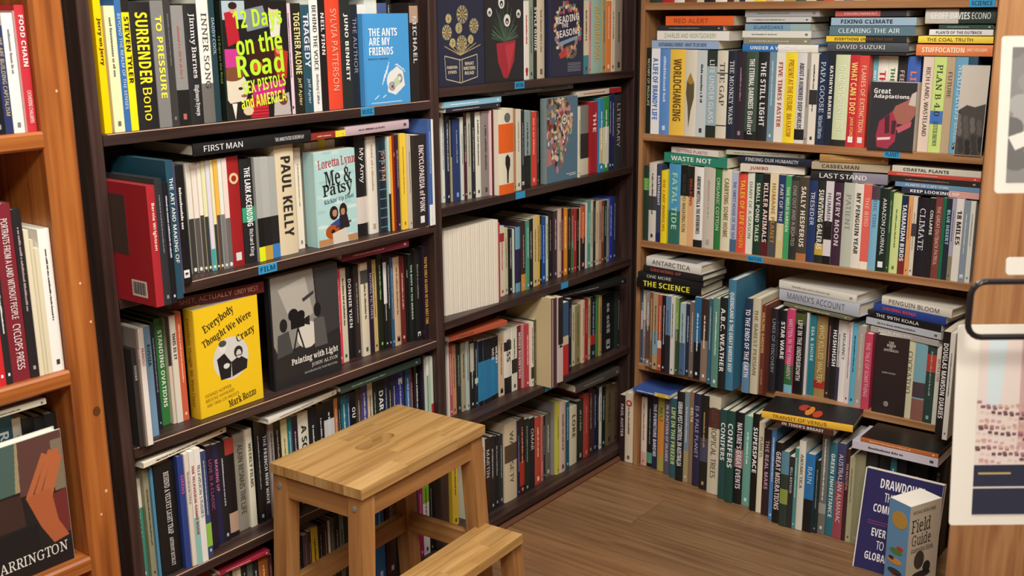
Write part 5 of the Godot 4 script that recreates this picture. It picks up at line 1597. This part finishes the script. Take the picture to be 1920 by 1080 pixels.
		"932.1,15.7,211.1,8,139.3,744.7|pb,t|191a1b|eceae4|COLLAPSE|",
		"948.2,18.3,214.8,8,141.8,744.7|hc|7b3b39|f0cdb8|THE GREAT OUTBACK PATROL|",
		"966.9,8.9,214.5,8,141.5,744.7|pb|1f6a4c|9cb||",
		"976.2,12.8,214.3,8,141.4,744.7|pb,B,t|1d2836|9fd4ee|BLUE DESERT|",
		"989.4,10.1,214.9,8,141.8,744.7|pb,b=8a8468:0:.3|a9a8bd|445||",
		"999.9,18.5,215.8,8,142.4,744.7|hc,B,t|eae7e0|1a1a1a|18 MILES|",
		"1018.8,15.8,213.1,8,140.6,744.7|hc,sq=eef|8a9aa8|e8eef2||",
		"1035,12.5,211.8,8,139.8,744.7|pb|dfe0d8|6a8a6a||",
		"132.9,225.7,29.8,14,148.9,987.7,-7.6|pb,t|2f8c74|f4f8f2|WASTE NOT|",
		"155.8,174.4,17.2,14,115.1,1018.1,-10.3|pb|e9e4dc|a83a4a|GETTING PLASTIC|",
		"399.1,181.7,22.5,14,119.9,983.5,11.5|pb,t|dcd3c6|a83030|JUMBO|",
		"386.2,216.5,20.9,14,142.9,1008,2.3|hc|20283a|e8eaf0|FINDING OUR HUMANITY|",
		"351.8,226.5,12,14,149.5,1029.3,7.6|pb|b9bba8|555||",
		"607.8,207,27.4,14,136.6,976.7,5.5|hc,e=8a8494:.45,t|1c1d20|f8f8f6|LAST STAND|",
		"610.7,206.1,20.1,14,136,1007.3,9.2|pb|b3a68c|4a4030|CASSELMAN|",
		"632.3,178.6,20,14,117.9,1029.2,11.3|hc|a87e46|d8b070||",
		"855.7,195.3,16.5,14,128.9,960.9,0.0|pb,e=d8a49c:.38,t|20283c|f0f2f4|KEEP LOOKING UP|",
		"837.6,213.4,12.4,14,140.9,977.7,0.0|pb|6a94b8|f4f8fa|PLANTS OF CAPE YORK|",
		"825.2,225.8,15.1,14,149,990.3,0.0|pb|2a2220|b98||",
		"816.7,234.3,9.6,14,154.6,1005.7,0.0|pb|c8483c|fcc||",
		"827.1,223.9,16.4,14,147.7,1015.6,0.0|pb,t|d3d0c0|16321c|COASTAL PLANTS|",
	],
	"K3": [
		"76.5,10.5,245.1,7,161.7,347.9|mg,b=b8a8ac:.45:.7|3a5478|cde||",
		"87.3,12.6,241.7,1.8,159.5,347.9|mg,b=c8c0b0:.6:1|8a7f7c|eee||",
		"106.4,14.8,243.4,-12.2,160.6,347.9|mg,b=5c4a48:.1:.55|9a8a86|eee||",
		"125.7,11.7,244.6,-22.1,161.4,347.9|mg|7a5a3c|f0d8a0||",
		"137.7,19.9,243.5,-25.1,160.7,347.9|mg,b=7fa8b8:.2:.5|b59a78|333||",
		"157.9,16.6,242.8,-29.2,160.2,347.9|mg,b=dcd4c8:.3:.4|b5523c|f0e0d0||",
		"174.8,15.4,243.9,-34.2,161,347.9|mg|1c1c1e|ddd||",
		"190.6,16.7,245.6,-39.2,162.1,347.9|mg,b=2c2a30:0:.5|6a86a8|223||",
		"207.6,13.1,244.3,-37.8,161.2,347.9|mg|d8d6d0|333||",
		"221,10.3,241,-31.2,159,347.9|mg,b=7aa050:.6:1|3a4a28|cdb||",
		"231.7,18,225.9,-23.9,149.1,347.9|mg,b=4a6a90:0:.45|a9c0c4|345||",
		"250.1,15.6,225.7,-20,149,347.9|mg|26304a|bcd||",
		"266.1,19.2,235.7,-26.4,155.6,347.9|mg|77685c|ddc||",
		"285.6,22.7,255.3,-33.1,168.5,347.9|mg,b=1a1c22:0:.45|2a6a9a|def||",
		"312.6,23.7,255.6,-41.2,168.7,347.9|hc,b=3c2a24:.5:1|8c7868|f0e0d0||",
		"343.3,13,264,-54.8,174.2,347.9|pb|33607a|cdd||",
		"364,24,271.4,-70,175,347.9|hc|5e8f80|dee||",
		"388.5,22,278.1,-74,175,347.9|hc,B,t|1b1f21|f0f0f0|A.B.C. WEATHER|",
		"410.8,23.6,333.4,-68.8,200,347.9|hc,B,t|3f7a98|f2f8f8|QUEENSLAND & THE GREAT BARRIER REEF|",
		"459.2,23.2,283.6,-60.2,175,347.9|hc,B,b=5f86a8:0:.32,t|213a52|eef|TO THE ENDS OF THE EARTH|",
		"482.8,23.7,286.2,-55.9,175,347.9|hc|cbc3a8|665|THE RAREST PERSIAN|",
		"506.8,12.5,266.7,-46.5,175,347.9|hc,B,t|6b3020|e0b070|HEALING GARDENS|JOHN KANTOR",
		"519.8,19.7,251.4,-10.7,165.9,347.9|hc|26242a|9ab|LINES OF DISCOVERY|",
		"539.8,18.6,245.5,8.2,162,347.9|hc,B,t|171b22|f2f2f2|STAR WARE|",
		"558.8,24.6,251.4,9.6,165.9,347.9|hc,b=2f6a3a:.1:.34,b=7fb8cc:0:.1|c83f70|f8d0e0|WRITTEN IN THE FIRMAMENT|",
		"583.8,28.2,250.6,14.7,165.4,347.9|hc,b=4a5a28:.84:.97,t|161816|ddd|LIFE IN THE UNDERGROWTH|",
		"612.4,7.3,246.1,24.4,162.4,347.9|pb|d8d4d8|655||",
		"620.1,19.2,239.6,30.7,158.1,347.9|hc|1f7482|bfe0dc|SEA & SHORE|",
		"639.7,31.6,240.4,33.3,158.7,347.9|hc,b=a83028:.1:.2|9c8352|f3dc9a|WHO KILLED WALTER|",
		"671.7,14.3,239.6,35.4,158.1,347.9|pb|2b2122|c88||",
		"686.4,17.8,239,32.3,157.8,347.9|hc,B,t|151515|f6f6f6|HUSHHUSH|",
		"704.6,9.8,238.8,29.7,157.6,347.9|pb,b=3a3450:0:.42|d3d0d6|444||",
		"714.8,18.1,238.5,27.1,157.4,347.9|hc|e3e3de|444|MIGRANCY|",
		"733.3,14.7,238,24,157.1,347.9|pb|e0d0d2|744||",
		"748.4,16.9,237.4,21.1,156.7,347.9|hc|5fb0cc|245||",
		"765.7,21.9,235.1,15.5,155.2,347.9|hc|a9a199|cfc8b8||",
		"788,22.3,218.2,8.3,144,347.9|hc|c3425c|f0c0cc|THE TALE OF SOMETHING|",
		"901.5,25.9,216.8,10.2,143.1,347.9|hc,S|ccc8a8|665|COCKATOO|",
		"927.8,32.6,216.5,3.7,142.9,347.9|hc,b=4a3a40:.3:.5,b=8a5c50:0:.28|7aa8b4|22333a||",
		"960.7,25.1,218.2,2.5,144,347.9|hc,b=b83a2c:.66:.88|25403a|9a9||",
		"986.2,13.5,218.2,-0.7,144,347.9|mg|d8d6c8|b23a4a|BATTLE LIVE|",
		"1016.8,19.3,281.7,-69.5,175,347.9|mg,B|17181a|f0f0f0|DOUGLAS MAWSON DIARIES|",
		"1041.5,13,286.8,-91.6,175,347.9|mg|dcdad2|666||",
		"77.5,222.6,28.3,-25,146.9,603.6,0.0|hc,B,t|141618|f2e838|THE SCIENCE|",
		"81.8,224.3,19.8,-25,148,632.1,0.0|hc|1a1c1e|ddd|ONE MORE|",
		"94.8,214,19.7,-25,141.3,652.5,-4.8|hc|1b1a1c|b05048|GROWING UP|",
		"103.7,200.7,27.8,-25,132.5,672.6,-6.1|hc,pic=8c8c8a,t|e4e3dd|444|ANTARCTICA|",
		"532.7,218.2,10.8,14,144,599.7,-11.5|hc|6f7058|cc9||",
		"515.6,261.3,36.9,14,172.5,613.8,-11.5|hc|b3bac6|667|MANNIX'S ACCOUNT|",
		"515.1,251.3,22.9,14,165.9,651,-10.7|hc|dddcd2|998||",
		"791,200.5,16.3,14,132.3,566.5,-11.5|pb,t|a9a6a0|eee|MISTY PHOTOS|",
		"776,220.8,19.2,14,145.7,586.7,-11.5|pb|b5bac4|555||",
		"779.1,215.9,19.1,14,142.5,607.7,-11.5|pb,t|1a1a1c|f2f2f2|THE 99TH KOALA|",
		"795.1,208.5,21.9,14,137.6,627.1,-11.5|hc|24408e|d8483c|SAVING BENJI|",
		"816.2,201.6,23.2,14,133.1,649.3,-11.5|hc|d8d4c6|445|PENGUIN BLOOM|",
	],
	"K4": [
		"6.2,20.3,227.1,2,149.9,1|pb|2c1d22|cbb|PAUL AUSTER|",
		"26.9,29.8,237.2,2,156.5,1|hc,disc=b0242c:.86|dccfb4|654||",
		"82.7,19.8,233.4,10.8,154.1,1|hc,b=d8a49c:0:.2|dfd0bf|876||",
		"102.9,22.2,239.6,13.4,158.1,1|hc,b=4a9a78:.05:.2|171a1c|898||",
		"125.5,18.8,247.5,8.8,163.4,1|pb,B|21254c|e6e8f0|THE FURNITURE BARONS|",
		"148.5,24.1,257.5,1.4,170,1|hc,b=d08a3c:.2:.7|aaa04c|443|NEST|",
		"178,20.9,263,-8.4,173.6,1|hc|595468|ccd|IN A PATTERN OF ISLANDS|",
		"205.6,21.6,263,-20.4,173.6,1|hc,B,t|2f5c66|d8e68c|LIFE IN THE FREEZER|",
		"232.5,25.1,293.8,-29.9,175,1|hc,B,t|171618|f0f0f0|URBAN PEST CONTROL IN AUSTRALIA|",
		"258,16.2,297.2,-26.5,175,1|pb,b=a89a70:0:.35|7a8f9c|dde||",
		"274.6,18.2,299.3,-27,175,1|hc|8a7258|f0e8d8|DELTA|",
		"293.2,24.3,300.7,-34.2,175,1|hc|2b2545|bbd|IS A PALE PLANET|",
		"322,26.9,304,-43,175,1|hc,b=4a4c60:.3:.55|232220|b96||",
		"355,37.9,312.3,-55,175,1|hc,b=5c2f28:.68:.88|d3cbb4|554|NEOTROPICAL TREES|",
		"400.9,22,283.7,-71.2,175,1|hc,B,t|22494a|f0f4f0|CONIFERS|",
		"427.3,25.7,288.6,-80.2,175,1|hc,B,t|224a44|f0f4f0|CONIFERS|",
		"453.4,25.7,287.7,-73.5,175,1|hc,B,b=a87880:.4:.6,t|17171a|f0e6ea|NATURE'S GREAT EVENTS|",
		"479.5,25.9,281.7,-71.6,175,1|hc|6aa596|d8f0e8||",
		"514,20.8,301.4,-90.2,175,1|hc,B,t|161617|fff|SUPERSPACE|",
		"535.2,18.2,281.3,-91.3,175,1|hc,t|e6dfc4|554|PLANETS|",
		"553.8,23.3,265.9,-96.9,175,1|hc|2f1d22|c8a0b0|THE REAL MARS|",
		"585.8,14.5,279,-116.6,175,1|pb|4f80b8|def||",
		"600.7,23.7,245.5,-124.4,162,1|hc,B,t|171717|e6d8d8|GREAT MIGRATIONS|",
		"624.8,23.2,226,-131.6,149.2,1|hc,b=8a9a48:.3:.5,b=5a8aa0:.7:1|2c3a30|bcc||",
		"648.4,14.5,215.8,-129.9,142.4,1|pb|2f2f33|bbb|BILL BRYSON|",
		"663.3,10,243.8,-128.7,160.9,1|pb|4f8f8c|dee||",
		"673.7,19.1,267.9,-127.2,175,1|hc,t|dcdacb|776|ANTARCTICA|",
		"693.2,26.7,233.3,-124,154,1|hc,b=17191d:0:.42,t|2a74b4|bfe6f8|RAIN|",
		"720.3,12.8,218.2,-118.9,144,1|hc|1d2a24|999||",
		"733.6,20.6,309.6,-114.4,175,1|hc,b=9a9a94:.2:.3|6d6f69|ddd||",
		"754.5,21.4,276.5,-110.4,175,1|hc,t|2f6f80|e2f4f0|GREEN INHERITANCE|",
		"776.3,25.6,280.9,-112.6,175,1|hc,b=9c4a56:0:.6|3a3f66|e8d8dc|AUSTRALIAN ALMANAC|",
		"802.3,12.3,270.2,-115.2,175,1|hc|3c1c20|c99|THE BEAUTIFUL|",
		"815,14.9,250.6,-117,165.4,1|pb|aaa886|554||",
		"830.3,27.6,261.3,-118.4,172.5,1|hc|8e8c6c|998||",
		"858.3,31,274.2,-114,175,1|hc|202224|bbb||",
		"889.7,30.5,274.6,-109.1,175,1|hc|1e2024|ccc|81|",
		"920.6,16.6,274.6,-105.4,175,1|pb|3f7a88|cee||",
		"937.6,24.9,274.7,-102.2,175,1|hc|1b1b1d|aaa||",
		"963,50.1,278.4,-87.8,175,1|hc|222|999||",
		"1013.5,38.2,286.7,-56.7,175,1|hc|2a2624|999||",
		"77.5,130.3,12.3,-35,110,264.4,0.0|pb,e=d8b848:.4|3c5ca8|fff||",
		"611.1,164.6,16.9,-150,110,311,3.1|pb|4a2c28|ddd|IN TIGER'S BREAST|",
		"573.8,249.3,19.9,-150,140,328.2,8.8|hc,flame,b=eab93c:0:1,t|1a1614|5a2c0c|TRANSIT OF VENUS|",
		"826,225,23.4,-140,130,288.1,0.0|mg|c6c2d0|334||",
		"847.3,203.7,13.1,-140,130,311.8,0.0|hc,b=b4693a:0:1|1c1a18|ec9||",
	],
}
